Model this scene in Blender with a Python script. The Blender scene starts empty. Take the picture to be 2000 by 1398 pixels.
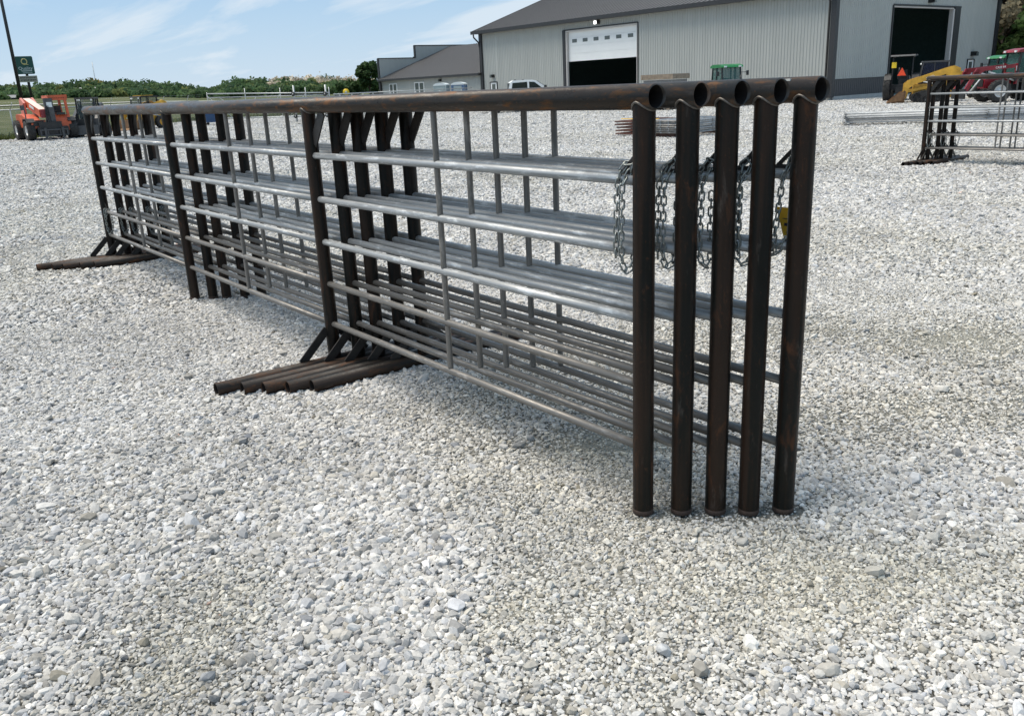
import bpy, math, random
import numpy as np
from mathutils import Vector, Matrix
random.seed(7); rng = np.random.default_rng(11)
PI = math.pi
sc = bpy.context.scene
COL = sc.collection

# ------------------------------------------------------------------ camera
cd = bpy.data.cameras.new('camera'); cam = bpy.data.objects.new('camera', cd); COL.objects.link(cam)
cd.sensor_width = 36.0; cd.lens = 36.0*1675.86/2000.0; cd.clip_start = 0.05; cd.clip_end = 6000
R_ = Vector((0.78608, -0.61658, -0.04364)); U_ = Vector((0.21938, 0.21228, 0.95227)); F_ = Vector((0.57789, 0.75813, -0.30213))
CAM = Vector((-2.37764, -2.25947, 1.74030))
cam.matrix_world = Matrix(((R_.x, U_.x, -F_.x, CAM.x), (R_.y, U_.y, -F_.y, CAM.y), (R_.z, U_.z, -F_.z, CAM.z), (0, 0, 0, 1)))
sc.camera = cam
sc.render.resolution_x = 1024; sc.render.resolution_y = 715

# ------------------------------------------------------------------ light, sky, exposure
SUN_EL = math.radians(66); SUN_AZ = math.radians(130)      # azimuth of the sun, counted from +X towards +Y
wd = bpy.data.worlds.new('World'); sc.world = wd; wd.use_nodes = True
nt = wd.node_tree; nt.nodes.clear(); N = nt.nodes; LK = nt.links
def wn(t, **k):
    n = N.new(t)
    for a, b in k.items(): setattr(n, a, b)
    return n
out = wn('ShaderNodeOutputWorld'); bg = wn('ShaderNodeBackground'); bg.inputs['Strength'].default_value = 0.062
sky = wn('ShaderNodeTexSky', sky_type='NISHITA'); sky.sun_disc = False
sky.sun_elevation = SUN_EL; sky.sun_rotation = PI/2 - SUN_AZ
sky.air_density = 1.0; sky.dust_density = 0.25; sky.ozone_density = 2.6
tc = wn('ShaderNodeTexCoord'); sep = wn('ShaderNodeSeparateXYZ'); LK.new(tc.outputs['Generated'], sep.inputs[0])
# project the view direction on a flat cloud layer
mx = wn('ShaderNodeMath', operation='MAXIMUM'); mx.inputs[1].default_value = 0.0; LK.new(sep.outputs[2], mx.inputs[0])
ad = wn('ShaderNodeMath', operation='ADD'); ad.inputs[1].default_value = 0.09; LK.new(mx.outputs[0], ad.inputs[0])
dx = wn('ShaderNodeMath', operation='DIVIDE'); dy = wn('ShaderNodeMath', operation='DIVIDE')
LK.new(sep.outputs[0], dx.inputs[0]); LK.new(ad.outputs[0], dx.inputs[1]); LK.new(sep.outputs[1], dy.inputs[0]); LK.new(ad.outputs[0], dy.inputs[1])
cmb = wn('ShaderNodeCombineXYZ'); LK.new(dx.outputs[0], cmb.inputs[0]); LK.new(dy.outputs[0], cmb.inputs[1])
mp = wn('ShaderNodeMapping'); mp.inputs['Rotation'].default_value = (0, 0, math.radians(-56)); mp.inputs['Scale'].default_value = (0.85, 0.26, 1)
mp.inputs['Location'].default_value = (2.3, 1.4, 0)
LK.new(cmb.outputs[0], mp.inputs['Vector'])
n1 = wn('ShaderNodeTexNoise'); n1.inputs['Scale'].default_value = 1.25; n1.inputs['Detail'].default_value = 7; n1.inputs['Roughness'].default_value = 0.55; n1.inputs['Distortion'].default_value = 0.35
LK.new(mp.outputs[0], n1.inputs['Vector'])
cr = wn('ShaderNodeValToRGB'); cr.color_ramp.elements[0].position = 0.45; cr.color_ramp.elements[1].position = 0.62
cr.color_ramp.elements[1].color = (0.8, 0.8, 0.8, 1)
LK.new(n1.outputs['Fac'], cr.inputs[0])
hz = wn('ShaderNodeMapRange'); hz.inputs['From Min'].default_value = 0.0; hz.inputs['From Max'].default_value = 0.16; hz.inputs['To Min'].default_value = 0.6; hz.inputs['To Max'].default_value = 0.0
LK.new(sep.outputs[2], hz.inputs['Value'])
mxx = wn('ShaderNodeMath', operation='MAXIMUM'); LK.new(cr.outputs[0], mxx.inputs[0]); LK.new(hz.outputs[0], mxx.inputs[1])
mixc = wn('ShaderNodeMix', data_type='RGBA'); LK.new(mxx.outputs[0], mixc.inputs['Factor'])
thin = wn('ShaderNodeMix', data_type='RGBA'); thin.inputs['Factor'].default_value = 0.72; LK.new(sky.outputs[0], thin.inputs['A']); thin.inputs['B'].default_value = (3.5, 6.3, 9.5, 1); LK.new(thin.outputs['Result'], mixc.inputs['A']); mixc.inputs['B'].default_value = (8.0, 8.9, 9.7, 1)
LK.new(mixc.outputs['Result'], bg.inputs['Color']); LK.new(bg.outputs[0], out.inputs[0])
sd = bpy.data.lights.new('sun', 'SUN'); sd.energy = 3.3; sd.angle = math.radians(42); sd.color = (1.0, 0.905, 0.775)
sun = bpy.data.objects.new('sun', sd); COL.objects.link(sun)
sdir = Vector((math.cos(SUN_EL)*math.cos(SUN_AZ), math.cos(SUN_EL)*math.sin(SUN_AZ), math.sin(SUN_EL)))
sun.rotation_euler = (-sdir).to_track_quat('-Z', 'Y').to_euler(); sun.location = (0, 0, 40)
sc.view_settings.view_transform = 'Standard'; sc.view_settings.look = 'None'; sc.view_settings.exposure = 0.62; sc.view_settings.gamma = 1.0
sc.cycles.use_adaptive_sampling = True; sc.cycles.adaptive_threshold = 0.01; sc.cycles.use_denoising = True; sc.cycles.denoiser = 'OPENIMAGEDENOISE'; sc.cycles.denoising_input_passes = 'RGB_ALBEDO_NORMAL'; sc.cycles.denoising_prefilter = 'ACCURATE'
sc.cycles.max_bounces = 6; sc.cycles.diffuse_bounces = 3; sc.cycles.glossy_bounces = 3; sc.cycles.transparent_max_bounces = 12
sc.cycles.sample_clamp_indirect = 4.0; sc.cycles.caustics_reflective = False; sc.cycles.caustics_refractive = False

# ------------------------------------------------------------------ materials
def newmat(name):
    m = bpy.data.materials.new(name); m.use_nodes = True
    nt = m.node_tree; b = nt.nodes['Principled BSDF']
    return m, nt, b
def nd(nt, t, **k):
    n = nt.nodes.new(t)
    for a, b in k.items(): setattr(n, a, b)
    return n
def ramp(nt, src, stops):
    r = nd(nt, 'ShaderNodeValToRGB'); e = r.color_ramp.elements
    while len(e) < len(stops): e.new(0.5)
    for i, (p, c) in enumerate(stops):
        e[i].position = p; e[i].color = (c if len(c) == 4 else (*c, 1)) if hasattr(c, '__len__') else (c, c, c, 1)
    nt.links.new(src, r.inputs[0]); return r.outputs[0]
def noise(nt, vec, scale, detail=4, rough=0.55, dist=0.0):
    n = nd(nt, 'ShaderNodeTexNoise'); n.inputs['Scale'].default_value = scale; n.inputs['Detail'].default_value = detail
    n.inputs['Roughness'].default_value = rough; n.inputs['Distortion'].default_value = dist
    if vec is not None: nt.links.new(vec, n.inputs['Vector'])
    return n.outputs['Fac']
def mixrgb(nt, fac, a, b, mode='MIX'):
    m = nd(nt, 'ShaderNodeMix', data_type='RGBA', blend_type=mode)
    for s, v in (('Factor', fac), ('A', a), ('B', b)):
        if isinstance(v, bpy.types.NodeSocket): nt.links.new(v, m.inputs[s])
        elif s == 'Factor': m.inputs[s].default_value = v
        else: m.inputs[s].default_value = (*v, 1)
    return m.outputs['Result']
def mapping(nt, src, scale=(1, 1, 1), loc=None):
    m = nd(nt, 'ShaderNodeMapping'); m.inputs['Scale'].default_value = scale
    nt.links.new(src, m.inputs['Vector'])
    if loc is not None: nt.links.new(loc, m.inputs['Location'])
    return m.outputs[0]
def bump(nt, b, h, strength=0.3, dist=0.01):
    n = nd(nt, 'ShaderNodeBump'); n.inputs['Strength'].default_value = strength; n.inputs['Distance'].default_value = dist
    nt.links.new(h, n.inputs['Height']); nt.links.new(n.outputs[0], b.inputs['Normal'])
def objrand(nt, k=37.0):
    oi = nd(nt, 'ShaderNodeObjectInfo'); m = nd(nt, 'ShaderNodeMath', operation='MULTIPLY'); m.inputs[1].default_value = k
    nt.links.new(oi.outputs['Random'], m.inputs[0])
    c = nd(nt, 'ShaderNodeCombineXYZ')
    for i in range(3): nt.links.new(m.outputs[0], c.inputs[i])
    return c.outputs[0], oi
def simple(name, col, rough=0.6, metal=0.0, var=0.12, scale=6.0, spec=0.5, bmp=0.0):
    """one real colour with a little wear; noise only varies the paint itself"""
    m, nt, b = newmat(name)
    t = nd(nt, 'ShaderNodeTexCoord').outputs['Object']
    n = noise(nt, t, scale, 6, 0.65)
    d = tuple(c*(1-var) for c in col); l = tuple(min(1, c*(1+var)) for c in col)
    nt.links.new(ramp(nt, n, [(0.3, d), (0.7, l)]), b.inputs['Base Color'])
    nt.links.new(ramp(nt, noise(nt, t, scale*2.3, 4), [(0.3, max(0.03, rough-0.08)), (0.7, min(1, rough+0.1))]), b.inputs['Roughness'])
    b.inputs['Metallic'].default_value = metal; b.inputs['Specular IOR Level'].default_value = spec
    if bmp: bump(nt, b, noise(nt, t, scale*5, 5), bmp, 0.01)
    return m
def pipe_material(name, dark, brown, rust, amount=0.5, metal=0.35, rough=0.42, streak=34.0, fleck=0.4, spec=0.5):
    m, nt, b = newmat(name)
    uv = nd(nt, 'ShaderNodeUVMap').outputs[0]; off, oi = objrand(nt)
    lo = mapping(nt, uv, (streak, 0.8, 1), off); n1 = noise(nt, lo, 1.0, 2.5, 0.5)          # long streaks from rolling the pipe
    pa = mapping(nt, uv, (15, 5.5, 1), off); n2 = noise(nt, pa, 1.0, 9, 0.68, 0.5)
    sp = mapping(nt, uv, (70, 45, 1), off); n3 = noise(nt, sp, 1.0, 5, 0.7)
    c = mixrgb(nt, ramp(nt, n1, [(0.42, 0.0), (0.58, 1.0)]), dark, brown)
    a = 0.66 - 0.16*amount
    c = mixrgb(nt, ramp(nt, n2, [(a, 0.0), (a+0.13, 0.75)]), c, rust)
    c = mixrgb(nt, ramp(nt, n3, [(0.60, 0.0), (0.72, 0.55)]), c, rust)
    c = mixrgb(nt, ramp(nt, noise(nt, mapping(nt, uv, (26, 5, 1), off), 1.0, 7, 0.7), [(0.60, 0.0), (0.75, fleck)]), c, (0.17, 0.15, 0.135))
    b.inputs['Specular IOR Level'].default_value = spec
    nt.links.new(c, b.inputs['Base Color'])
    nt.links.new(ramp(nt, n2, [(0.35, rough-0.1), (0.7, rough+0.25)]), b.inputs['Roughness'])
    b.inputs['Metallic'].default_value = metal
    hh = nd(nt, 'ShaderNodeMath', operation='ADD'); nt.links.new(n3, hh.inputs[0]); nt.links.new(n2, hh.inputs[1]); bump(nt, b, hh.outputs[0], 0.35, 0.004)
    return m
def galv_material(name, c0, c1, metal=0.75, rough=0.38):
    m, nt, b = newmat(name)
    uv = nd(nt, 'ShaderNodeUVMap').outputs[0]; off, oi = objrand(nt)
    n1 = noise(nt, mapping(nt, uv, (30, 1.3, 1), off), 1.0, 6, 0.6)
    n2 = noise(nt, mapping(nt, uv, (60, 30, 1), off), 1.0, 4, 0.6)
    c = mixrgb(nt, ramp(nt, n1, [(0.3, 0.0), (0.7, 1.0)]), c0, c1)
    c = mixrgb(nt, ramp(nt, noise(nt, mapping(nt, uv, (14, 5, 1), off), 1.0, 7, 0.7), [(0.54, 0.0), (0.66, 0.85)]), c, tuple(min(1, x*1.5) for x in c1))
    nt.links.new(c, b.inputs['Base Color'])
    nt.links.new(ramp(nt, n2, [(0.3, rough-0.1), (0.7, rough+0.14)]), b.inputs['Roughness'])
    b.inputs['Metallic'].default_value = metal
    return m
M = {}
M['pipe'] = pipe_material('rusty_pipe', (0.005, 0.0055, 0.0045), (0.022, 0.0125, 0.008), (0.078, 0.032, 0.014), 0.58, 0.0, 0.40, 26, 0.3, 0.22)
M['toppipe'] = pipe_material('weathered_top_pipe', (0.036, 0.032, 0.028), (0.058, 0.043, 0.033), (0.22, 0.088, 0.022), 0.80, 0.3, 0.36, 22, 0.75)
M['foot'] = pipe_material('rusty_foot_pipe', (0.008, 0.007, 0.006), (0.028, 0.017, 0.011), (0.11, 0.045, 0.017), 0.85, 0.0, 0.5, 24, 0.3, 0.3)
M['plate'] = simple('black_plate_steel', (0.03, 0.027, 0.025), 0.5, 0.3, 0.4, 14)
M['weld'] = simple('weld_bead', (0.15, 0.135, 0.12), 0.45, 0.6, 0.3, 60)
M['endcap'] = simple('rusty_end_cap', (0.055, 0.036, 0.028), 0.75, 0.1, 0.4, 40)
M['boreshade'] = simple('pipe_inside_shade', (0.012, 0.009, 0.008), 0.9, 0, 0.3)  # near-black lining colour: shade of the hollow pipe painted in
M['galv'] = galv_material('galvanised_tube', (0.235, 0.245, 0.25), (0.45, 0.465, 0.47), 0.45, 0.5)
M['bare'] = galv_material('bare_steel_tube', (0.13, 0.122, 0.112), (0.235, 0.222, 0.205), 0.4, 0.45)
M['chain'] = simple('zinc_chain', (0.26, 0.28, 0.27), 0.4, 0.75, 0.35, 80)
M['tag'] = simple('yellow_card', (0.9, 0.52, 0.02), 0.55, 0, 0.05)
M['ink'] = simple('dark_ink', (0.02, 0.02, 0.03), 0.6)
def metal_wall(name, col, rough=0.45, streaks=0.06):
    m, nt, b = newmat(name)
    t = nd(nt, 'ShaderNodeTexCoord').outputs['Object']
    n = noise(nt, mapping(nt, t, (1.5, 1.5, 0.15)), 1.2, 6, 0.6)
    n2 = noise(nt, t, 0.35, 3)
    c = mixrgb(nt, ramp(nt, n, [(0.3, 0.0), (0.7, 1.0)]), tuple(x*(1-streaks) for x in col), tuple(x*(1+streaks) for x in col))
    c = mixrgb(nt, ramp(nt, n2, [(0.4, 0.0), (0.8, 0.25)]), c, tuple(x*0.86 for x in col))
    nt.links.new(c, b.inputs['Base Color']); b.inputs['Roughness'].default_value = rough
    bump(nt, b, noise(nt, t, 0.9, 2), 0.12, 0.02)
    return m
M['siding'] = metal_wall('grey_metal_siding', (0.385, 0.395, 0.372))
M['wainscot'] = metal_wall('charcoal_siding', (0.062, 0.062, 0.065))
M['roof'] = metal_wall('brown_grey_roof', (0.092, 0.088, 0.087), 0.5)
M['trim'] = simple('dark_trim', (0.028, 0.028, 0.03), 0.45, 0, 0.15)
M['jamb'] = simple('pale_door_jamb', (0.50, 0.48, 0.46), 0.5, 0, 0.06)
M['whitepaint'] = simple('white_paint', (0.78, 0.79, 0.78), 0.4, 0, 0.03, 1.5)
M['concrete'] = simple('concrete', (0.42, 0.41, 0.39), 0.9, 0, 0.14, 3, bmp=0.3)
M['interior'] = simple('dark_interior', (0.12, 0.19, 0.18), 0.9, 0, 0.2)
M['doorglass'] = simple('door_glass', (0.10, 0.115, 0.11), 0.12, 0, 0.1)
M['black'] = simple('black_plastic', (0.013, 0.013, 0.014), 0.5, 0, 0.3)
M['tyre'] = simple('tyre_rubber', (0.03, 0.029, 0.028), 0.85, 0, 0.35, 8)
M['rimgrey'] = simple('pale_rim', (0.55, 0.55, 0.54), 0.45, 0.2, 0.1)
M['orange'] = simple('orange_paint', (0.50, 0.09, 0.03), 0.42, 0, 0.32, 2.2)
M['orange2'] = simple('faded_orange_paint', (0.58, 0.20, 0.15), 0.4, 0, 0.1, 3)
M['yellow'] = simple('yellow_paint', (0.58, 0.32, 0.035), 0.5, 0, 0.34, 2.5)
M['red'] = simple('red_paint', (0.20, 0.011, 0.018), 0.36, 0, 0.3, 2.5)
M['green'] = simple('green_paint', (0.015, 0.16, 0.045), 0.35, 0, 0.12, 3)
M['blue'] = simple('blue_plastic', (0.012, 0.05, 0.13), 0.5, 0, 0.15)
M['bluebox'] = simple('dusty_blue_plastic', (0.10, 0.17, 0.29), 0.55, 0, 0.08)
M['greybox'] = simple('grey_plastic', (0.30, 0.36, 0.36), 0.55, 0, 0.08)
M['bucket'] = simple('worn_bucket_steel', (0.19, 0.105, 0.05), 0.6, 0.2, 0.4, 5)
M['greysteel'] = simple('dark_grey_paint', (0.06, 0.062, 0.065), 0.5, 0.1, 0.25, 5)
M['timber'] = simple('weathered_timber', (0.24, 0.19, 0.14), 0.85, 0, 0.28, 5, bmp=0.3)
M['block'] = simple('grey_block', (0.20, 0.20, 0.20), 0.85, 0, 0.15, 4)
M['fencesteel'] = simple('galvanised_fence', (0.40, 0.42, 0.42), 0.45, 0.5, 0.1)
M['signgreen'] = simple('sign_green', (0.003, 0.065, 0.05), 0.35, 0, 0.05)
M['signgold'] = simple('sign_gold', (0.66, 0.56, 0.25), 0.4, 0, 0.03)
M['signwhite'] = simple('sign_white', (0.62, 0.66, 0.66), 0.4, 0, 0.03)
M['board'] = simple('reader_board', (0.36, 0.34, 0.27), 0.6, 0, 0.15)
M['rusttube'] = pipe_material('red_rust_tube', (0.06, 0.02, 0.014), (0.11, 0.035, 0.02), (0.2, 0.07, 0.03), 0.5, 0.2, 0.5)
M['signyellow'] = simple('warning_yellow', (0.8, 0.55, 0.02), 0.5, 0, 0.03)
M['smv'] = simple('orange_triangle', (0.9, 0.08, 0.02), 0.5, 0, 0.03)
M['housewall'] = simple('house_wall', (0.36, 0.30, 0.27), 0.8, 0, 0.1)
def glassmat(name, col, alpha):
    m, nt, b = newmat(name)
    b.inputs['Base Color'].default_value = (*col, 1); b.inputs['Roughness'].default_value = 0.06
    b.inputs['Alpha'].default_value = alpha; return m
M['cabglass'] = glassmat('tinted_cab_glass', (0.05, 0.13, 0.115), 0.62)
M['carglass'] = glassmat('dark_car_glass', (0.018, 0.025, 0.025), 0.9)
M['blueglass'] = glassmat('blue_black_glass', (0.012, 0.018, 0.045), 0.85)
def emis(name, col, s):
    m, nt, b = newmat(name); b.inputs['Base Color'].default_value = (*col, 1)
    b.inputs['Emission Color'].default_value = (*col, 1); b.inputs['Emission Strength'].default_value = s; return m
M['lamp'] = emis('lit_lens', (1, 1, 0.97), 1.6)
# chain link cloth: woven wires with the gaps left open
m, nt, b = newmat('chain_link_cloth'); M['mesh'] = m
uv = nd(nt, 'ShaderNodeUVMap').outputs[0]
def wires(nt, uv, ang):
    mpn = nd(nt, 'ShaderNodeMapping'); mpn.inputs['Rotation'].default_value = (0, 0, ang); nt.links.new(uv, mpn.inputs['Vector'])
    s = nd(nt, 'ShaderNodeSeparateXYZ'); nt.links.new(mpn.outputs[0], s.inputs[0])
    k = nd(nt, 'ShaderNodeMath', operation='MULTIPLY'); k.inputs[1].default_value = 1/0.05; nt.links.new(s.outputs[0], k.inputs[0])
    f = nd(nt, 'ShaderNodeMath', operation='FRACT'); nt.links.new(k.outputs[0], f.inputs[0])
    l = nd(nt, 'ShaderNodeMath', operation='LESS_THAN'); l.inputs[1].default_value = 0.075; nt.links.new(f.outputs[0], l.inputs[0])
    return l.outputs[0]
mm = nd(nt, 'ShaderNodeMath', operation='MAXIMUM'); nt.links.new(wires(nt, uv, PI/4), mm.inputs[0]); nt.links.new(wires(nt, uv, -PI/4), mm.inputs[1])
nt.links.new(mm.outputs[0], b.inputs['Alpha']); b.inputs['Base Color'].default_value = (0.4, 0.41, 0.41, 1); b.inputs['Roughness'].default_value = 0.5
# foliage: colour from a per-tree / per-clump attribute
def foliage(name, attr='tint', objtint=None):
    m, nt, b = newmat(name)
    a = nd(nt, 'ShaderNodeAttribute'); a.attribute_name = attr
    t = nd(nt, 'ShaderNodeTexCoord').outputs['Object']
    n = noise(nt, t, 1.3, 4)
    c = mixrgb(nt, 1.0, a.outputs['Color'], ramp(nt, n, [(0.3, 0.75), (0.7, 1.2)]), 'MULTIPLY')
    nt.links.new(c, b.inputs['Base Color']); b.inputs['Roughness'].default_value = 0.75
    b.inputs['Specular IOR Level'].default_value = 0.2
    tr = nd(nt, 'ShaderNodeBsdfTranslucent'); nt.links.new(c, tr.inputs['Color'])
    ms = nd(nt, 'ShaderNodeMixShader'); ms.inputs[0].default_value = 0.45
    o = nt.nodes['Material Output']
    nt.links.new(b.outputs[0], ms.inputs[1]); nt.links.new(tr.outputs[0], ms.inputs[2]); nt.links.new(ms.outputs[0], o.inputs[0])
    return m
M['leaf'] = foliage('foliage')
M['bark'] = simple('bark', (0.09, 0.07, 0.055), 0.9, 0, 0.3, 5)

# ------------------------------------------------------------------ mesh helpers
class MB:
    def __init__(s): s.v = []; s.f = []; s.uv = []; s.sm = []
    def face(s, idx, uvs=None, smooth=False):
        s.f.append(tuple(idx)); s.sm.append(smooth); s.uv.extend(uvs if uvs else [(0.0, 0.0)]*len(idx))
    def box(s, c, d, rot=None):
        """centre, full size, optional Matrix / z-angle"""
        hx, hy, hzz = d[0]/2, d[1]/2, d[2]/2; n = len(s.v)
        if isinstance(rot, (int, float)): rot = Matrix.Rotation(rot, 3, 'Z')
        for sx in (-1, 1):
            for sy in (-1, 1):
                for sz in (-1, 1):
                    p = Vector((sx*hx, sy*hy, sz*hzz))
                    if rot is not None: p = rot @ p
                    s.v.append((c[0]+p.x, c[1]+p.y, c[2]+p.z))
        for q in ((0, 1, 3, 2), (4, 6, 7, 5), (0, 4, 5, 1), (2, 3, 7, 6), (0, 2, 6, 4), (1, 5, 7, 3)):
            s.face([n+i for i in q], [(0, 0), (1, 0), (1, 1), (0, 1)])
        return s
    def bar(s, p0, p1, w, h, up=(0, 0, 1)):
        p0 = Vector(p0); p1 = Vector(p1); a = (p1-p0); L = a.length; a.normalize()
        upv = Vector(up); sd_ = a.cross(upv)
        if sd_.length < 1e-4: sd_ = a.cross(Vector((0, 1, 0)))
        sd_.normalize(); u = sd_.cross(a)
        rot = Matrix((a, sd_, u)).transposed()
        return s.box((p0+p1)/2, (L, w, h), rot)
    def tube(s, p0, p1, r, seg=16, r2=None, cap=True, inner=None, cut0=None, cut1=None, v0=0.0):
        p0 = Vector(p0); p1 = Vector(p1); a = p1-p0; L = a.length; a.normalize()
        ref = Vector((0, 0, 1)) if abs(a.z) < 0.9 else Vector((1, 0, 0))
        e1 = ref.cross(a).normalized(); e2 = a.cross(e1)
        r2 = r if r2 is None else r2
        n = len(s.v)
        rings = []
        for k, (p, rr, cut) in enumerate(((p0, r, cut0), (p1, r2, cut1))):
            ring = []
            for i in range(seg):
                t = 2*PI*i/seg; q = p + (e1*math.cos(t) + e2*math.sin(t))*rr
                if cut: q = cut(q)
                ring.append(len(s.v)); s.v.append(tuple(q))
            rings.append(ring)
        for i in range(seg):
            j = (i+1) % seg; ua = i/seg*2*PI*r; ub = (i+1)/seg*2*PI*r
            s.face([rings[0][i], rings[0][j], rings[1][j], rings[1][i]], [(ua, v0), (ub, v0), (ub, v0+L), (ua, v0+L)], True)
        if inner:
            inn = []
            for k, (p, rr) in enumerate(((p0, inner), (p1, inner))):
                ring = []
                for i in range(seg):
                    t = 2*PI*i/seg; q = p + (e1*math.cos(t) + e2*math.sin(t))*rr
                    ring.append(len(s.v)); s.v.append(tuple(q))
                inn.append(ring)
            for i in range(seg):
                j = (i+1) % seg
                s.face([inn[1][i], inn[1][j], inn[0][j], inn[0][i]], None, True)
                s.face([rings[0][j], rings[0][i], inn[0][i], inn[0][j]]); s.face([rings[1][i], rings[1][j], inn[1][j], inn[1][i]])
        elif cap:
            s.face(rings[0][::-1]); s.face(rings[1])
        return s
    def path(s, pts, r, seg=8, closed=False, rad=None):
        pts = [Vector(p) for p in pts]; n = len(pts); rings = []; prev = None; dist = 0
        for i, p in enumerate(pts):
            a = pts[(i+1) % n]-pts[i-1] if (closed or 0 < i < n-1) else (pts[1]-pts[0] if i == 0 else pts[-1]-pts[-2])
            a.normalize()
            if prev is None:
                ref = Vector((0, 0, 1)) if abs(a.z) < 0.9 else Vector((1, 0, 0)); e1 = ref.cross(a).normalized()
            else:
                e1 = (prev - a*prev.dot(a)).normalized()
            prev = e1; e2 = a.cross(e1); rr = rad[i] if rad else r
            if i: dist += (p-pts[i-1]).length
            ring = []
            for k in range(seg):
                t = 2*PI*k/seg; ring.append(len(s.v)); s.v.append(tuple(p+(e1*math.cos(t)+e2*math.sin(t))*rr))
            rings.append((ring, dist))
        m = n if closed else n-1
        for i in range(m):
            A, da = rings[i]; B, db = rings[(i+1) % n]
            for k in range(seg):
                j = (k+1) % seg
                s.face([A[k], A[j], B[j], B[k]], [(k*0.01, da), (k*0.01+.01, da), (k*0.01+.01, db), (k*0.01, db)], True)
        if not closed: s.face(rings[0][0][::-1]); s.face(rings[-1][0])
        return s
    def prism(s, pts, axis, a, b):
        """extrude a 2D outline. axis 'y': pts are (x,z); 'x': (y,z); 'z': (x,y)"""
        n = len(s.v); k = len(pts)
        def P3(p, t): return {'y': (p[0], t, p[1]), 'x': (t, p[0], p[1]), 'z': (p[0], p[1], t)}[axis]
        for t in (a, b):
            for p in pts: s.v.append(P3(p, t))
        for i in range(k):
            j = (i+1) % k; s.face([n+i, n+j, n+k+j, n+k+i])
        s.face([n+i for i in range(k)][::-1]); s.face([n+k+i for i in range(k)])
        return s
    def lathe(s, prof, c, axis='y', seg=28):
        """prof: list of (radius, offset along axis), revolved about the axis through c"""
        n = len(s.v); k = len(prof)
        for i in range(seg):
            t = 2*PI*i/seg
            for (r, o) in prof:
                if axis == 'y': s.v.append((c[0]+r*math.cos(t), c[1]+o, c[2]+r*math.sin(t)))
                elif axis == 'x': s.v.append((c[0]+o, c[1]+r*math.cos(t), c[2]+r*math.sin(t)))
                else: s.v.append((c[0]+r*math.cos(t), c[1]+r*math.sin(t), c[2]+o))
        for i in range(seg):
            j = (i+1) % seg
            for q in range(k-1): s.face([n+i*k+q, n+i*k+q+1, n+j*k+q+1, n+j*k+q], None, True)
        return s
    def quad(s, a, b, c, d):
        n = len(s.v); s.v += [tuple(a), tuple(b), tuple(c), tuple(d)]
        w = (Vector(b)-Vector(a)).length; h = (Vector(d)-Vector(a)).length
        s.face([n, n+1, n+2, n+3], [(0, 0), (w, 0), (w, h), (0, h)]); return s
    def mesh(s, name, mat):
        me = bpy.data.meshes.new(name); me.from_pydata(s.v, [], s.f); me.materials.append(mat)
        ul = me.uv_layers.new(name='UVMap'); ul.data.foreach_set('uv', np.array(s.uv, dtype=np.float32).ravel())
        me.polygons.foreach_set('use_smooth', np.array(s.sm, dtype=bool)); me.update()
        return me
    def build(s, name, mat, parent=None, **k):
        o = bpy.data.objects.new(name, s.mesh(name, M[mat] if isinstance(mat, str) else mat)); COL.objects.link(o)
        if parent is not None: o.parent = parent
        tag(o, **k); return o
def tag(o, label=None, cat=None, group=None, kind=None):
    if label: o['label'] = label
    if cat: o['category'] = cat
    if group: o['group'] = group
    if kind: o['kind'] = kind
    return o
def thing(name, label, cat, loc=(0, 0, 0), rz=0.0, group=None):
    o = bpy.data.objects.new(name, None); COL.objects.link(o); o.empty_display_size = 0.2
    o.location = loc; o.rotation_euler = (0, 0, rz); return tag(o, label, cat, group)
def copy_tree(o, parent=None, top=True):
    c = o.copy(); COL.objects.link(c)
    if not top: c.parent = parent
    for ch in list(o.children): copy_tree(ch, c, False)
    return c
def npmesh(name, verts, faces, mat, smooth=False, attrs=None):
    """verts (n,3), faces (m,k) arrays"""
    me = bpy.data.meshes.new(name); k = faces.shape[1]
    me.vertices.add(len(verts)); me.vertices.foreach_set('co', verts.astype(np.float32).ravel())
    me.loops.add(faces.size); me.loops.foreach_set('vertex_index', faces.astype(np.int32).ravel())
    me.polygons.add(len(faces)); me.polygons.foreach_set('loop_start', (np.arange(len(faces))*k).astype(np.int32))
    me.polygons.foreach_set('loop_total', np.full(len(faces), k, dtype=np.int32))
    me.polygons.foreach_set('use_smooth', np.full(len(faces), smooth, dtype=bool))
    me.update(calc_edges=True); me.validate()
    if mat is not None: me.materials.append(mat)
    for nme, (typ, dom, arr) in (attrs or {}).items():
        at = me.attributes.new(nme, typ, dom)
        at.data.foreach_set({'FLOAT': 'value', 'INT': 'value', 'FLOAT_VECTOR': 'vector', 'FLOAT_COLOR': 'color'}[typ], np.ascontiguousarray(arr, dtype=np.int32 if typ == 'INT' else np.float32).ravel())
    return me
def text_part(body, size, mat, parent, loc, rot, name='lettering', depth=0.01, align='CENTER', sx=1.0):
    cu = bpy.data.curves.new('lettering_curve', 'FONT'); cu.body = body; cu.size = size; cu.extrude = depth
    cu.align_x = align; cu.align_y = 'CENTER'; cu.resolution_u = 3
    to = bpy.data.objects.new('lettering_source', cu)
    me = bpy.data.meshes.new_from_object(to); bpy.data.objects.remove(to)
    me.materials.clear(); me.materials.append(M[mat])
    o = bpy.data.objects.new(name, me); COL.objects.link(o); o.parent = parent
    o.matrix_local = Matrix.Translation(loc) @ rot.to_4x4() @ Matrix.Diagonal((sx, 1, 1, 1)); return o
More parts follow.
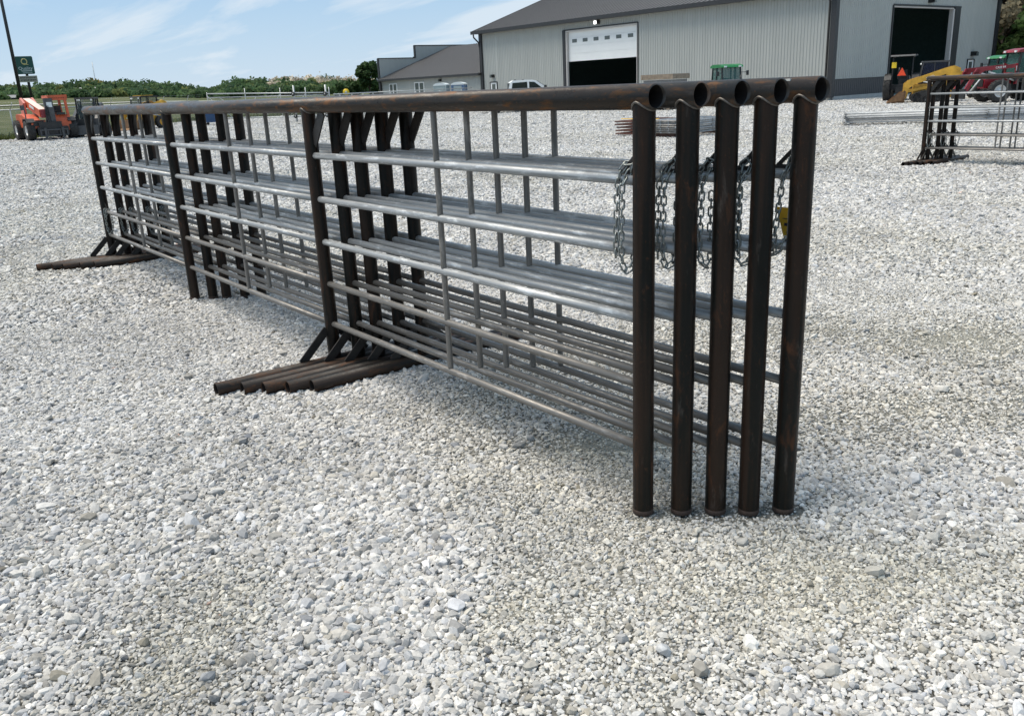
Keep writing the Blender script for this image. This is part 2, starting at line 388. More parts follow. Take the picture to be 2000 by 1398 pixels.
# value noise on the plane, for relief and for where the dusty patches lie
def _hash(ix, iy, seed):
    h = (ix.astype(np.int64)*374761393 + iy.astype(np.int64)*668265263 + seed*1442695041) & 0xffffffff
    h = ((h ^ (h >> 13))*1274126177) & 0xffffffff
    return ((h ^ (h >> 16)) & 0xffff)/65535.0
def vnoise(x, y, s, seed=0):
    x = x/s; y = y/s; ix = np.floor(x); iy = np.floor(y); fx = x-ix; fy = y-iy
    fx = fx*fx*(3-2*fx); fy = fy*fy*(3-2*fy)
    a = _hash(ix, iy, seed); b = _hash(ix+1, iy, seed); c = _hash(ix, iy+1, seed); d = _hash(ix+1, iy+1, seed)
    return (a*(1-fx)+b*fx)*(1-fy) + (c*(1-fx)+d*fx)*fy
def fbm(x, y, s, seed=0, o=4):
    t = 0; a = 0.5; n = 0
    for i in range(o): t = t+a*vnoise(x, y, s/2**i, seed+i*17); n += a; a *= 0.5
    return t/n

# ------------------------------------------------------------------ ground
CX, CY = CAM.x, CAM.y
def relief(x, y):
    r = np.hypot(x-CX, y-CY); w = 1/(1+(r/14.0)**2)
    return (fbm(x, y, 1.1, 5)-0.5)*0.030*w + (fbm(x, y, 6.0, 9, 2)-0.5)*0.05*(1-w)*np.clip(40/(r+1), 0, 1)*0.5
def ell(x, y, cx, cy, a, b, ang):
    c, s = math.cos(ang), math.sin(ang); u = ((x-cx)*c+(y-cy)*s)/a; v = (-(x-cx)*s+(y-cy)*c)/b
    return np.exp(-(u*u+v*v))
def coarse(x, y):
    return np.clip(1.1*ell(x, y, -1.08, 0.30, 0.34, 0.6, -0.5)+0.6*ell(x, y, -0.9, 1.1, 0.6, 0.35, 0.2)+1.2*np.clip(fbm(x, y, 1.3, 88)-0.58, 0, 1), 0, 1)
def fines(x, y):
    """0 clean coarse stone .. 1 dusty, packed fines"""
    f = np.clip((fbm(x, y, 1.6, 21)-0.47)*2.0, 0, 0.45)
    f = f + 0.95*ell(x, y, -1.62, 0.55, 0.42, 0.26, 0.55) + 0.5*ell(x, y, -1.85, 0.18, 0.2, 0.2, 0) + 0.55*ell(x, y, -0.95, -0.22, 0.28, 0.13, 0.2)
    f = f + 0.75*ell(x, y, 0.5, -1.1, 0.75, 0.26, -0.55) + 0.55*ell(x, y, 1.9, -0.25, 1.3, 0.45, -0.5) + 0.45*ell(x, y, 0.35, 0.45, 0.5, 0.3, -0.3) + 0.4*ell(x, y, 3.2, 0.3, 1.6, 0.7, -0.4)
    f = f - 0.9*ell(x, y, -1.08, 0.30, 0.34, 0.55, -0.5) - 0.5*ell(x, y, -0.9, 1.1, 0.6, 0.35, 0.2) - 0.4*ell(x, y, -1.7, 2.6, 1.2, 1.2, 0)
    f = f*(0.5+1.0*fbm(x, y, 0.28, 51, 4))
    return np.clip(f, 0, 1)
m, nt, b = newmat('gravel_bed'); M['gravel'] = m
geo = nd(nt, 'ShaderNodeNewGeometry').outputs['Position']
fa = nd(nt, 'ShaderNodeAttribute'); fa.attribute_name = 'fines'
def vor(nt, scale, feat='F1'):
    v = nd(nt, 'ShaderNodeTexVoronoi', feature=feat); v.inputs['Scale'].default_value = scale; nt.links.new(geo, v.inputs['Vector']); return v
v1 = vor(nt, 36.0); v2 = vor(nt, 110.0); v3 = vor(nt, 9.0)
g1 = nd(nt, 'ShaderNodeSeparateColor'); nt.links.new(v1.outputs['Color'], g1.inputs[0])
g3 = nd(nt, 'ShaderNodeSeparateColor'); nt.links.new(v3.outputs['Color'], g3.inputs[0])
stone = ramp(nt, g1.outputs[0], [(0.0, (0.26, 0.26, 0.255)), (0.3, (0.45, 0.45, 0.44)), (0.7, (0.59, 0.59, 0.58)), (1.0, (0.72, 0.715, 0.70))])
stone = mixrgb(nt, 0.5, stone, ramp(nt, g3.outputs[0], [(0.0, (0.46, 0.46, 0.45)), (0.4, (0.60, 0.60, 0.59)), (1.0, (0.72, 0.715, 0.70))]))
stone = mixrgb(nt, ramp(nt, noise(nt, geo, 0.35, 5, 0.6), [(0.35, 0.0), (0.75, 0.5)]), stone, (0.57, 0.57, 0.555))
dust = ramp(nt, noise(nt, geo, 45, 5, 0.7), [(0.3, (0.24, 0.235, 0.21)), (0.7, (0.42, 0.415, 0.38))])
tracks = ramp(nt, noise(nt, mapping(nt, geo, (0.16, 1.1, 1)), 0.9, 5, 0.6, 0.6), [(0.45, 0.0), (0.68, 0.55)])
stone = mixrgb(nt, tracks, stone, (0.40, 0.40, 0.385))
c = mixrgb(nt, fa.outputs['Fac'], stone, dust)
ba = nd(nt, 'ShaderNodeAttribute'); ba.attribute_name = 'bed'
c = mixrgb(nt, ba.outputs['Fac'], c, mixrgb(nt, fa.outputs['Fac'], (0.10, 0.10, 0.095), (0.30, 0.292, 0.25)))  # shade in the gaps between stones painted dark; dusty patches keep their dust colour
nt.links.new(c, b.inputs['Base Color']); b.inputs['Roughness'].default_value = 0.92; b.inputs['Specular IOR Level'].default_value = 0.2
ed = vor(nt, 36.0, 'DISTANCE_TO_EDGE')
hsum = nd(nt, 'ShaderNodeMath', operation='MULTIPLY_ADD'); hsum.inputs[1].default_value = 0.6
h1 = ramp(nt, ed.outputs['Distance'], [(0.0, 0.0), (0.28, 1.0)]); nt.links.new(h1, hsum.inputs[0])
nt.links.new(g1.outputs[1], hsum.inputs[2])
bn = nd(nt, 'ShaderNodeBump'); bn.inputs['Strength'].default_value = 0.8; bn.inputs['Distance'].default_value = 0.06; nt.links.new(noise(nt, geo, 3.5, 6, 0.72), bn.inputs['Height'])
bump(nt, b, hsum.outputs[0], 0.8, 0.022)
for q in nt.nodes:
    if q.type == 'BUMP' and q is not bn: nt.links.new(bn.outputs[0], q.inputs['Normal'])

def lot_inside(x, y):
    edge = np.interp(x, [-400, -3, 9.5, 15, 22.5, 34, 60, 400], [54, 56.6, 56.2, 65.5, 75.5, 73, 92, 110]) + (fbm(x, y*0+3, 2.5, 3)-0.5)*1.6
    return (y < edge) & (x > -160) & (x < 92) & (y > -120)
def axis(spans):
    o = []
    for a, b2, st in spans: o += list(np.arange(a, b2, st))
    return np.array(sorted(set(np.round(o, 4))))
gx = axis([(-160, -20, 14), (-20, -5, 1.2), (-5, 8, 0.14), (8, 30, 0.4), (30, 60, 1.0), (60, 92.1, 4)])
gy = axis([(-120, -20, 14), (-20, -5, 1.2), (-5, 9, 0.14), (9, 30, 0.4), (30, 50, 1.0), (50, 96, 0.6), (96, 120.1, 6)])
GX, GY = np.meshgrid(gx, gy); GZ = relief(GX, GY)
vv = np.stack([GX.ravel(), GY.ravel(), GZ.ravel()], 1); nx_, ny_ = len(gx), len(gy)
ii = (np.arange(ny_-1)[:, None]*nx_ + np.arange(nx_-1)[None, :])
ff = np.stack([ii, ii+1, ii+nx_+1, ii+nx_], -1).reshape(-1, 4)
cc = vv[ff].mean(1); ff = ff[lot_inside(cc[:, 0], cc[:, 1])]
me = npmesh('gravel_lot', vv, ff, M['gravel'], True, {'fines': ('FLOAT', 'POINT', fines(vv[:, 0], vv[:, 1])*0.95), 'bed': ('FLOAT', 'POINT', np.interp(np.hypot(vv[:, 0]-CX, vv[:, 1]-CY), [0, 9, 20], [1.0, 1.0, 0.0]))})  # bed: weight of the painted gap shade, full near the camera, fading outwards
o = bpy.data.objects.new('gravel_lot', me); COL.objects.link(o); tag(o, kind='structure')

# wooded ridge behind the field: skyline height by azimuth
AZ = np.array([5, 30, 45, 51.9, 59.6, 61.4, 63.1, 65.2, 67.7, 69.0, 70.0, 70.5, 71.5, 72.7, 74.6, 76.3, 77.6, 80, 81.5, 86, 94, 110, 140])
TOP = np.array([9, 9, 9, 7.5, 10.0, 10.6, 11.6, 12.9, 12.2, 12.8, 9.6, 8.0, 9.2, 12.2, 14.0, 15.0, 14.8, 14.0, 14.6, 16.6, 18, 14, 9.])
def terrain(x, y):
    r = np.hypot(x-CX, y-CY); az = np.degrees(np.arctan2(y-CY, x-CX)); az = np.where(az < -90, az+360, az)
    ridge = np.interp(az, AZ, TOP)-8.6
    lo = np.clip((az-35)/12, 0, 1); z3 = np.interp(az, [55, 69, 74, 80], [1.5, 1.7, 3.3, 4.2])
    ridge = np.maximum(ridge, z3)
    z = -0.07 + lo*z3*np.clip((r-90)/215, 0, 1)
    z = np.where(r > 300, z + lo*np.clip((r-300)/175, 0, 1)*(ridge-z3), z)
    z = z + (1-lo)*3.0*np.clip((r-95)/200, 0, 1)
    return z + (vnoise(x, y, 24, 3)-0.5)*0.3*np.clip((r-95)/60, 0, 1)
m, nt, b = newmat('field_grass'); M['field'] = m
geo = nd(nt, 'ShaderNodeNewGeometry').outputs['Position']
c = ramp(nt, noise(nt, geo, 0.05, 6, 0.6), [(0.35, (0.055, 0.07, 0.03)), (0.55, (0.09, 0.10, 0.042)), (0.75, (0.14, 0.135, 0.068))])
c = mixrgb(nt, ramp(nt, noise(nt, geo, 1.2, 6, 0.7), [(0.35, 0.0), (0.7, 0.7)]), c, (0.055, 0.072, 0.03))
c = mixrgb(nt, ramp(nt, noise(nt, mapping(nt, geo, (0.4, 0.4, 1)), 0.3, 3), [(0.52, 0.0), (0.62, 0.5)]), c, (0.17, 0.16, 0.09))
nt.links.new(c, b.inputs['Base Color']); b.inputs['Roughness'].default_value = 0.95; b.inputs['Specular IOR Level'].default_value = 0.1
bump(nt, b, noise(nt, geo, 6, 5, 0.7), 0.8, 0.12)
azs = np.radians(np.concatenate([np.arange(-180, 0, 6), np.arange(0, 110, 1.0), np.arange(110, 180, 6)])); rs = np.array([3, 20, 45, 60, 75, 90, 105, 120, 140, 165, 190, 220, 250, 275, 300, 325, 350, 375, 400, 430, 460, 480, 520, 600, 800, 1200, 2500, 5000])
AA, RR = np.meshgrid(azs, rs); X = CX+RR*np.cos(AA); Y = CY+RR*np.sin(AA); Z = terrain(X, Y); Z = np.where(RR > 520, Z*np.clip(1-(RR-520)/3000, 0.3, 1), Z)
na = len(azs); vv = np.concatenate([[[CX, CY, -0.07]], np.stack([X.ravel(), Y.ravel(), Z.ravel()], 1)])
jj = np.arange(na); fl = []
for k in range(len(rs)-1): fl.append(np.stack([1+k*na+jj, 1+k*na+(jj+1) % na, 1+(k+1)*na+(jj+1) % na, 1+(k+1)*na+jj], 1))
fl.append(np.stack([np.zeros(na, int), 1+jj, 1+(jj+1) % na, 1+(jj+1) % na], 1)[:, [0, 2, 1, 1]])
fq = np.concatenate(fl[:-1]); me = npmesh('field', vv, fq, M['field'], True)
o = bpy.data.objects.new('field', me); COL.objects.link(o); tag(o, kind='structure')
# a country road across the field
m_ = MB()
for k in range(48):
    a0 = math.radians(52+k); a1 = math.radians(53+k)
    q = []
    for (a, r) in ((a0, 203), (a0, 208), (a1, 208), (a1, 203)):
        x, y = CX+r*math.cos(a), CY+r*math.sin(a); q.append((x, y, float(terrain(np.array(x), np.array(y)))+0.25))
    m_.quad(*q)
M['road'] = simple('pale_road', (0.36, 0.355, 0.34), 0.9, 0, 0.1)
m_.build('road', 'road', kind='structure')

# ------------------------------------------------------------------ loose stone on the lot (one mass of gravel)
m, nt, b = newmat('limestone_chip'); M['stone'] = m
ta = nd(nt, 'ShaderNodeAttribute'); ta.attribute_name = 'tint'; ta.attribute_type = 'INSTANCER'
tcn = nd(nt, 'ShaderNodeTexCoord').outputs['Object']
c = mixrgb(nt, 1.0, ta.outputs['Color'], ramp(nt, noise(nt, tcn, 1.6, 6, 0.7), [(0.3, 0.80), (0.7, 1.12)]), 'MULTIPLY')
nt.links.new(c, b.inputs['Base Color']); b.inputs['Roughness'].default_value = 0.85; b.inputs['Specular IOR Level'].default_value = 0.25
def jitter_grid(rmin, rmax, g, keep=1.0, half=50):
    n = int(2*rmax/g); a = (np.arange(n)-n/2)*g
    x, y = np.meshgrid(a, a); x = x.ravel(); y = y.ravel()
    x = x+rng.uniform(-.62, .62, x.size)*g; y = y+rng.uniform(-.62, .62, y.size)*g
    r = np.hypot(x, y); az = np.degrees(np.arctan2(y, x)); az0 = 52.7
    ok = (r > rmin) & (r < rmax) & (np.abs(az-az0) < half) & (rng.random(x.size) < keep)
    return x[ok]+CX, y[ok]+CY, r[ok]
PX, PY, PS, PZ = [], [], [], []
def add_stones(x, y, size, lift):
    PX.append(x); PY.append(y); PS.append(size); PZ.append(lift)
x, y, r = jitter_grid(1.3, 8.0, 0.0128)
f = fines(x, y); keep = rng.random(x.size) < (1-0.72*f); x, y, f, r = x[keep], y[keep], f[keep], r[keep]
s = rng.lognormal(math.log(0.0075), 0.33, x.size)*(1-0.42*f)*(1+0.16*coarse(x, y)); add_stones(x, y, s, s*rng.uniform(-0.1, 0.55, s.size))
x, y, r = jitter_grid(1.3, 7.0, 0.032)                       # larger chips on top
f = fines(x, y); keep = rng.random(x.size) < (0.46*(1-f)**1.5+0.03+0.5*coarse(x, y)); x, y, f = x[keep], y[keep], f[keep]
s = np.clip(rng.lognormal(math.log(0.0096), 0.30, x.size), 0.006, 0.028)*(1-0.3*f)*(1+0.2*coarse(x, y)); add_stones(x, y, s, s*rng.uniform(0.25, 0.8, s.size))
x, y, r = jitter_grid(8.0, 30.0, 0.027, 1.0, 37)
keep = rng.random(x.size) < np.interp(r, [12, 14, 18, 30], [1.0, 0.5, 0.34, 0.10]); x, y, r = x[keep], y[keep], r[keep]; f = fines(x, y)
s = rng.lognormal(math.log(0.0122), 0.3, x.size)*(1-0.3*f)*np.interp(r, [8, 13, 26], [1, 1.25, 1.6]); add_stones(x, y, s, s*rng.uniform(-0.2, 0.4, s.size))
x, y, r = jitter_grid(30.0, 100.0, 0.105, 1.0, 38)          # far stones, seen at a grazing angle
keep = (rng.random(x.size) < np.interp(r, [30, 45, 70, 100], [1.0, 0.8, 0.5, 0.25])) & lot_inside(x, y) & ~((x > 46.5) & (y > 28.6)); x, y, r = x[keep], y[keep], r[keep]
s = rng.lognormal(math.log(0.0195), 0.35, x.size)*np.interp(r, [30, 80], [1.0, 1.45]); add_stones(x, y, s, s*rng.uniform(-0.2, 0.3, s.size))
x, y, r = jitter_grid(1.3, 3.9, 0.0105, 0.8)                 # fines between the chips of the dusty patches
f = fines(x, y); keep = rng.random(x.size) < np.clip(f*1.3, 0.0, 1); x, y, f = x[keep], y[keep], f[keep]
s = rng.lognormal(math.log(0.0052), 0.3, x.size); add_stones(x, y, s, s*rng.uniform(0.0, 0.6, s.size))
x = rng.uniform(-4, 9, 260); y = rng.uniform(-3, 9, 260); s = rng.uniform(0.018, 0.028, 260); add_stones(x, y, s, s*0.6)   # a few cobbles
x = np.concatenate(PX); y = np.concatenate(PY); s = np.concatenate(PS); lift = np.concatenate(PZ); n = x.size

keep = np.ones(n, bool)
for (px_, py_) in ((0.0, 0.0), (0.118, -0.105), (0.222, -0.20), (0.318, -0.295), (0.433, -0.381)):
    d_ = np.hypot(x-px_, y-py_); keep &= ~((d_ < 0.085) & (s > 0.0055)) & ~((d_ < 0.14) & (s > 0.013))
x, y, s, lift = x[keep], y[keep], s[keep], lift[keep]; n = x.size
print('stones', n)
z = relief(x, y)+lift
f = fines(x, y)
g = np.clip(rng.normal(0.48, 0.10, n), 0.17, 0.8); g = np.where(rng.random(n) < 0.06, g*0.66, g)
g = g*(1-0.22*np.clip((fbm(x, y, 0.9, 77)-0.42)*2.2, 0, 1))
warm = rng.normal(0, 0.012, n)
col = np.stack([g*(1-0.08*f)*1.02+warm, g*(1-0.10*f)+warm*0.4, g*(1-0.18*f)*0.96-warm*0.8, np.ones(n)], 1); col = np.clip(col, 0.03, 0.9)
od = rng.random(n) < 0.0003; col[od, :3] = col[od, :3]*np.array([0.85, 0.62, 0.55])
rot = np.stack([rng.normal(0, 0.36, n), rng.normal(0, 0.36, n), rng.uniform(0, 2*PI, n)], 1)
scl = np.stack([s*rng.uniform(1.0, 1.7, n), s*rng.uniform(0.75, 1.1, n), s*rng.uniform(0.5, 0.95, n)], 1)
me = bpy.data.meshes.new('loose_gravel'); me.vertices.add(n); me.vertices.foreach_set('co', np.stack([x, y, z], 1).astype(np.float32).ravel())
for nme, typ, arr in (('rot', 'FLOAT_VECTOR', rot), ('scl', 'FLOAT_VECTOR', scl), ('tint', 'FLOAT_COLOR', col), ('pick', 'INT', rng.integers(0, 12, n))):
    at = me.attributes.new(nme, typ, 'POINT')
    at.data.foreach_set({'INT': 'value', 'FLOAT_VECTOR': 'vector', 'FLOAT_COLOR': 'color'}[typ], np.ascontiguousarray(arr, dtype=np.int32 if typ == 'INT' else np.float32).ravel())
me.materials.append(M['stone'])
go = bpy.data.objects.new('loose_gravel', me); COL.objects.link(go)
tag(go, 'loose pale crushed limestone chips covering the lot around the panels', 'gravel', kind='stuff')
ng = bpy.data.node_groups.new('scatter_stones', 'GeometryNodeTree')
ng.interface.new_socket('Geometry', in_out='INPUT', socket_type='NodeSocketGeometry'); ng.interface.new_socket('Geometry', in_out='OUTPUT', socket_type='NodeSocketGeometry')
gi = ng.nodes.new('NodeGroupInput'); gou = ng.nodes.new('NodeGroupOutput')
iop = ng.nodes.new('GeometryNodeInstanceOnPoints'); iop.inputs['Pick Instance'].default_value = True
g2i = ng.nodes.new('GeometryNodeGeometryToInstance')
for k in range(12):                                          # twelve angular chips: hulls of jittered points
    ic = ng.nodes.new('GeometryNodeMeshIcoSphere'); ic.inputs['Radius'].default_value = 1.0; ic.inputs['Subdivisions'].default_value = 2
    sp = ng.nodes.new('GeometryNodeSetPosition'); rv = ng.nodes.new('FunctionNodeRandomValue'); rv.data_type = 'FLOAT_VECTOR'
    rv.inputs[0].default_value = (-0.33, -0.33, -0.33); rv.inputs[1].default_value = (0.33, 0.33, 0.33); rv.inputs['Seed'].default_value = 100+k
    ng.links.new(ic.outputs[0], sp.inputs['Geometry']); ng.links.new(rv.outputs[0], sp.inputs['Offset'])
    ch = ng.nodes.new('GeometryNodeConvexHull'); ng.links.new(sp.outputs[0], ch.inputs[0])
    sm_ = ng.nodes.new('GeometryNodeSetMaterial'); sm_.inputs['Material'].default_value = M['stone']; ng.links.new(ch.outputs[0], sm_.inputs[0])
    ng.links.new(sm_.outputs[0], g2i.inputs[0])
ng.links.new(g2i.outputs[0], iop.inputs['Instance']); ng.links.new(gi.outputs[0], iop.inputs['Points'])
def natt(nme, dt):
    q = ng.nodes.new('GeometryNodeInputNamedAttribute'); q.data_type = dt; q.inputs['Name'].default_value = nme; return q.outputs[0]
ng.links.new(natt('pick', 'INT'), iop.inputs['Instance Index']); ng.links.new(natt('scl', 'FLOAT_VECTOR'), iop.inputs['Scale'])
e2r = ng.nodes.new('FunctionNodeEulerToRotation'); ng.links.new(natt('rot', 'FLOAT_VECTOR'), e2r.inputs[0]); ng.links.new(e2r.outputs[0], iop.inputs['Rotation'])
ng.links.new(iop.outputs[0], gou.inputs[0])
md = go.modifiers.new('scatter', 'NODES'); md.node_group = ng

# ------------------------------------------------------------------ machine shed
A0 = Vector((47.29, 29.29, 0)); BROT = math.atan2(0.99992628, -0.01214235)
# local frame of the buildings: x = s along the long wall (away, to the left), y = -p (p = depth behind the long wall)
def ribbed(mb, s0, s1, z0, z1, axis='s', at=0.0, out=1, pitch=0.2286, h=0.032, ztop=None):
    """ribbed sheet; axis 's': in plane y=at facing +y*out; axis 'p': in plane x=at facing x*out (p grows to -y). ztop(t) gives a sloped top"""
    pts = [(s0, 0)]; k = math.ceil(s0/pitch)
    while k*pitch < s1-0.05:
        c = k*pitch
        if c-0.035 > s0: pts += [(c-0.035, 0), (c-0.016, h), (c+0.016, h), (c+0.035, 0)]
        k += 1
    pts.append((s1, 0)); n = len(mb.v)
    for (t, o) in pts:
        for z in (z0, ztop(t) if ztop else z1):
            mb.v.append((t, at+o*out, z) if axis == 's' else (at+o*out, -t, z))
    flip = (axis == 's') == (out > 0)
    for i in range(len(pts)-1):
        q = [n+2*i, n+2*i+2, n+2*i+3, n+2*i+1]
        if flip: q = q[::-1]
        mb.face(q)
W = 21.75; LS = 35.5; EAVE = 6.5; PIT = 1/3.
shed = thing('machine_shed', 'large grey ribbed metal shed with dark wainscot and two tall vehicle doorways', 'building', A0, BROT)
gz = lambda p: EAVE+PIT*min(p, W-p)
mb = MB()
ribbed(mb, 0, 16.11, 1.2, EAVE); ribbed(mb, 16.11, 24.1, 5.80, EAVE); ribbed(mb, 24.1, 33.35, 1.2, EAVE); ribbed(mb, 33.35, 34.45, 2.14, EAVE); ribbed(mb, 34.45, LS, 1.2, EAVE)
mb.build('wall', 'siding', shed)
mb = MB()
ribbed(mb, 0, 6.68, 1.2, 0, 'p', 0, -1, ztop=gz); ribbed(mb, 6.68, 10.87, 5.60, 0, 'p', 0, -1, ztop=gz); ribbed(mb, 10.87, 15.8, 5.60, 0, 'p', 0, -1, ztop=gz)
ribbed(mb, 15.8, 17.7, 1.2, 0, 'p', 0, -1, ztop=gz); ribbed(mb, 17.7, 18.8, 2.12, 0, 'p', 0, -1, ztop=gz); ribbed(mb, 18.8, W, 1.2, 0, 'p', 0, -1, ztop=gz)
mb.build('gable_wall', 'siding', shed)
mb = MB(); ribbed(mb, 0, W, 0.2, 0, 'p', LS, 1, ztop=gz); ribbed(mb, 0, LS, 0.2, EAVE, 's', -W, -1); mb.build('rear_wall', 'siding', shed)
for a, b2 in ((0.2, 16.11), (24.4, 33.35), (34.45, LS-.2)): mb = MB(); ribbed(mb, a, b2, 0.22, 1.2); mb.build('wainscot', 'wainscot', shed); MB().box(((a+b2)/2, 0.018, 1.21), (b2-a, 0.03, 0.05)).build('belt_trim', 'trim', shed)
for a, b2 in ((0.2, 6.68), (15.8, 17.7), (18.8, W-.2)): mb = MB(); ribbed(mb, a, b2, 0.22, 1.2, 'p', 0, -1); mb.build('wainscot', 'wainscot', shed); MB().box((-0.018, -(a+b2)/2, 1.21), (0.03, b2-a, 0.05)).build('belt_trim', 'trim', shed)
for a, b2 in ((0, 16.11), (24.1, LS)): MB().box(((a+b2)/2, -0.06, 0.06), (b2-a, 0.22, 0.32)).build('foundation', 'concrete', shed)
for a, b2 in ((0.2, 4.4), (4.42, 6.68), (15.8, W)): MB().box((0.05, -(a+b2)/2, 0.06), (0.24, b2-a, 0.32)).build('foundation', 'concrete', shed)
for (x, y) in ((0.0, 0.0), (0, -W), (LS, 0), (LS, -W)): MB().box((x, y, 3.35), (0.34, 0.34, 6.4)).build('corner_trim', 'trim', shed)
# roof: two slopes with standing seams, overhanging 0.6
mb = MB(); OV = 0.62; t = 0.12
for sg in (0, 1):
    ya, yb = (OV, -W/2) if sg == 0 else (-W-OV, -W/2); za = EAVE+0.22-PIT*OV; zb = EAVE+0.22+PIT*W/2
    x0, x1 = -OV, LS+OV
    mb.prism([(ya, za), (yb, zb), (yb, zb-t), (ya, za-t)], 'x', x0, x1)
    k = x0+0.22
    while k < x1:
        mb.prism([(ya, za+0.002), (ya, za+0.045), (yb, zb+0.045), (yb, zb+0.002)], 'x', k, k+0.035); k += 0.4572
mb.box(((LS)/2, -W/2, EAVE+0.22+PIT*W/2+0.03), (LS+2*OV, 0.4, 0.05))
mb.build('roof', 'roof', shed)
mb = MB(); za = EAVE+0.22-PIT*OV
for y in (OV+0.01, -W-OV-0.01): mb.box((LS/2, y, za-0.10), (LS+2*OV+.06, 0.14, 0.27))
for x in (-OV-0.02, LS+OV+0.02):
    for (ya, yb) in ((OV, -W/2), (-W-OV, -W/2)): mb.prism([(ya, za+0.03), (yb, EAVE+0.25+PIT*W/2), (yb, EAVE-0.02+PIT*W/2), (ya, za-0.24)], 'x', x-0.03, x+0.03)
mb.build('fascia', 'trim', shed)
mb = MB(); mb.box((LS/2, OV/2, za-0.2), (LS+2*OV-.1, OV-0.1, 0.03)); mb.box((-OV/2, -W/2, za-0.2), (0.01, 0.01, 0.01)); mb.build('soffit', 'trim', shed)
mb = MB(); mb.path([(LS+0.25, OV+0.06, za-0.2), (LS+0.25, OV+0.02, za-0.5), (LS+0.12, 0.22, za-0.95), (LS+0.12, 0.12, 5.1), (LS+0.12, 0.12, 0.1)], 0.07, 8); mb.build('downspout', 'trim', shed)
mb = MB(); mb.path([(0.3, OV+0.02, za-0.2), (0.3, 0.12, za-0.8), (0.3, 0.12, 0.1)], 0.06, 8); mb.build('downspout', 'trim', shed); mb = MB(); mb.path([(-0.1, -W-.4, za-0.2), (-0.1, -W-.1, za-0.8), (-0.1, -W-.1, 0.1)], 0.07, 8); mb.build('downspout', 'trim', shed)
# inside of the shed
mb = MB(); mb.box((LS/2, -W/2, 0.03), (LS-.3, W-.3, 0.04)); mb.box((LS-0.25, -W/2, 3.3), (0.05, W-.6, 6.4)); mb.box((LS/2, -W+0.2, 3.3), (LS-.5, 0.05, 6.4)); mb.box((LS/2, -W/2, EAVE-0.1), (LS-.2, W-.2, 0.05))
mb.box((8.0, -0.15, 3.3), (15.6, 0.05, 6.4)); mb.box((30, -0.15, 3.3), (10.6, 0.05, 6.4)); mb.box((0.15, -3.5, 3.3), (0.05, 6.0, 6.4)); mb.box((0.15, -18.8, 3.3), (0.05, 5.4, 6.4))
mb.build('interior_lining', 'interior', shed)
# overhead door, half raised
mb = MB(); mb.box((24.25, 0.02, 2.9), (0.3, 0.16, 5.8)); mb.box((20.2, 0.03, 5.79), (8.2, 0.14, 0.07)); mb.box((16.08, 0.03, 2.9), (0.06, 0.12, 5.76)); mb.build('door_surround', 'trim', shed)
mb = MB(); mb.box((24.02, -0.07, 2.88), (0.15, 0.2, 5.72)); mb.box((16.17, -0.07, 2.88), (0.12, 0.2, 5.72)); mb.box((20.1, -0.07, 5.69), (7.7, 0.2, 0.1)); mb.build('door_jamb', 'jamb', shed)
ohd = MB()
for k in range(4): ohd.box((20.09, -0.22, 3.38+0.6*k+0.292), (7.72, 0.06, 0.584)); ohd.box((20.09, -0.235, 3.38+0.6*k+0.592), (7.72, 0.03, 0.02))
ohd = ohd.build('overhead_door', 'whitepaint', shed)
for k in range(6):
    cx = 17.05+1.238*k; MB().box((cx, -0.186, 4.94), (0.55, 0.012, 0.27)).build('pane', 'doorglass', ohd)
# person doors, lamps
def person_door(parent, mk, w=0.95, h=2.06):
    """mk(u, d, z) -> local point; u across, d outwards"""
    f = MB()
    def bx(m_, u, d, z, su, sd_, sz):
        c = mk(u, d, z); e = (Vector(mk(1, 0, 0))-Vector(mk(0, 0, 0))); ax = abs(e.x) > 0.5
        m_.box(c, (su, sd_, sz) if ax else (sd_, su, sz))
    bx(f, 0, 0.03, h+0.03, w+0.14, 0.08, 0.07); bx(f, -w/2-0.035, 0.03, h/2, 0.07, 0.08, h); bx(f, w/2+0.035, 0.03, h/2, 0.07, 0.08, h)
    fr = f.build('door_frame', 'trim', parent)
    d_ = MB(); bx(d_, 0, 0.0, h/2, w-0.005, 0.05, h-0.01); d_ = d_.build('person_door', 'whitepaint', parent)
    g_ = MB(); bx(g_, 0, 0.03, 1.45, 0.5, 0.014, 0.95); g_.build('pane', 'doorglass', d_)
    k_ = MB(); bx(k_, w/2-0.1, 0.05, 1.0, 0.12, 0.05, 0.04); k_.build('handle', 'black', d_)
person_door(shed, lambda u, d, z: (33.9+u, 0.0+d, z))
person_door(shed, lambda u, d, z: (-d, -(18.25+u), z))
def wall_lamp(parent, c, dirv, lit=False, s=1.0):
    d = Vector(dirv); m_ = MB(); m_.box(Vector(c)+d*0.08*s, (0.3*s, 0.3*s, 0.26*s)); m_.box(Vector(c)+d*0.2*s+Vector((0, 0, 0.04)), (0.22*s, 0.22*s, 0.16*s)); l = m_.build('wall_lamp', 'black', parent)
    m_ = MB(); sx = 0.03 if abs(d.x) > .5 else 0.24*s; sy = 0.03 if abs(d.y) > .5 else 0.24*s
    m_.box(Vector(c)+d*0.33*s-Vector((0, 0, 0.03)), (sx, sy, 0.22*s)); m_.build('lens', 'lamp' if lit else 'doorglass', l)
wall_lamp(shed, (20.26, 0.03, 6.12), (0, 1, 0), True, 1.1); wall_lamp(shed, (33.89, 0.03, 2.62), (0, 1, 0)); wall_lamp(shed, (-0.03, -11.33, 5.98), (-1, 0, 0), False, 1.25); wall_lamp(shed, (-0.03, -18.36, 2.48), (-1, 0, 0), False, 1.2)
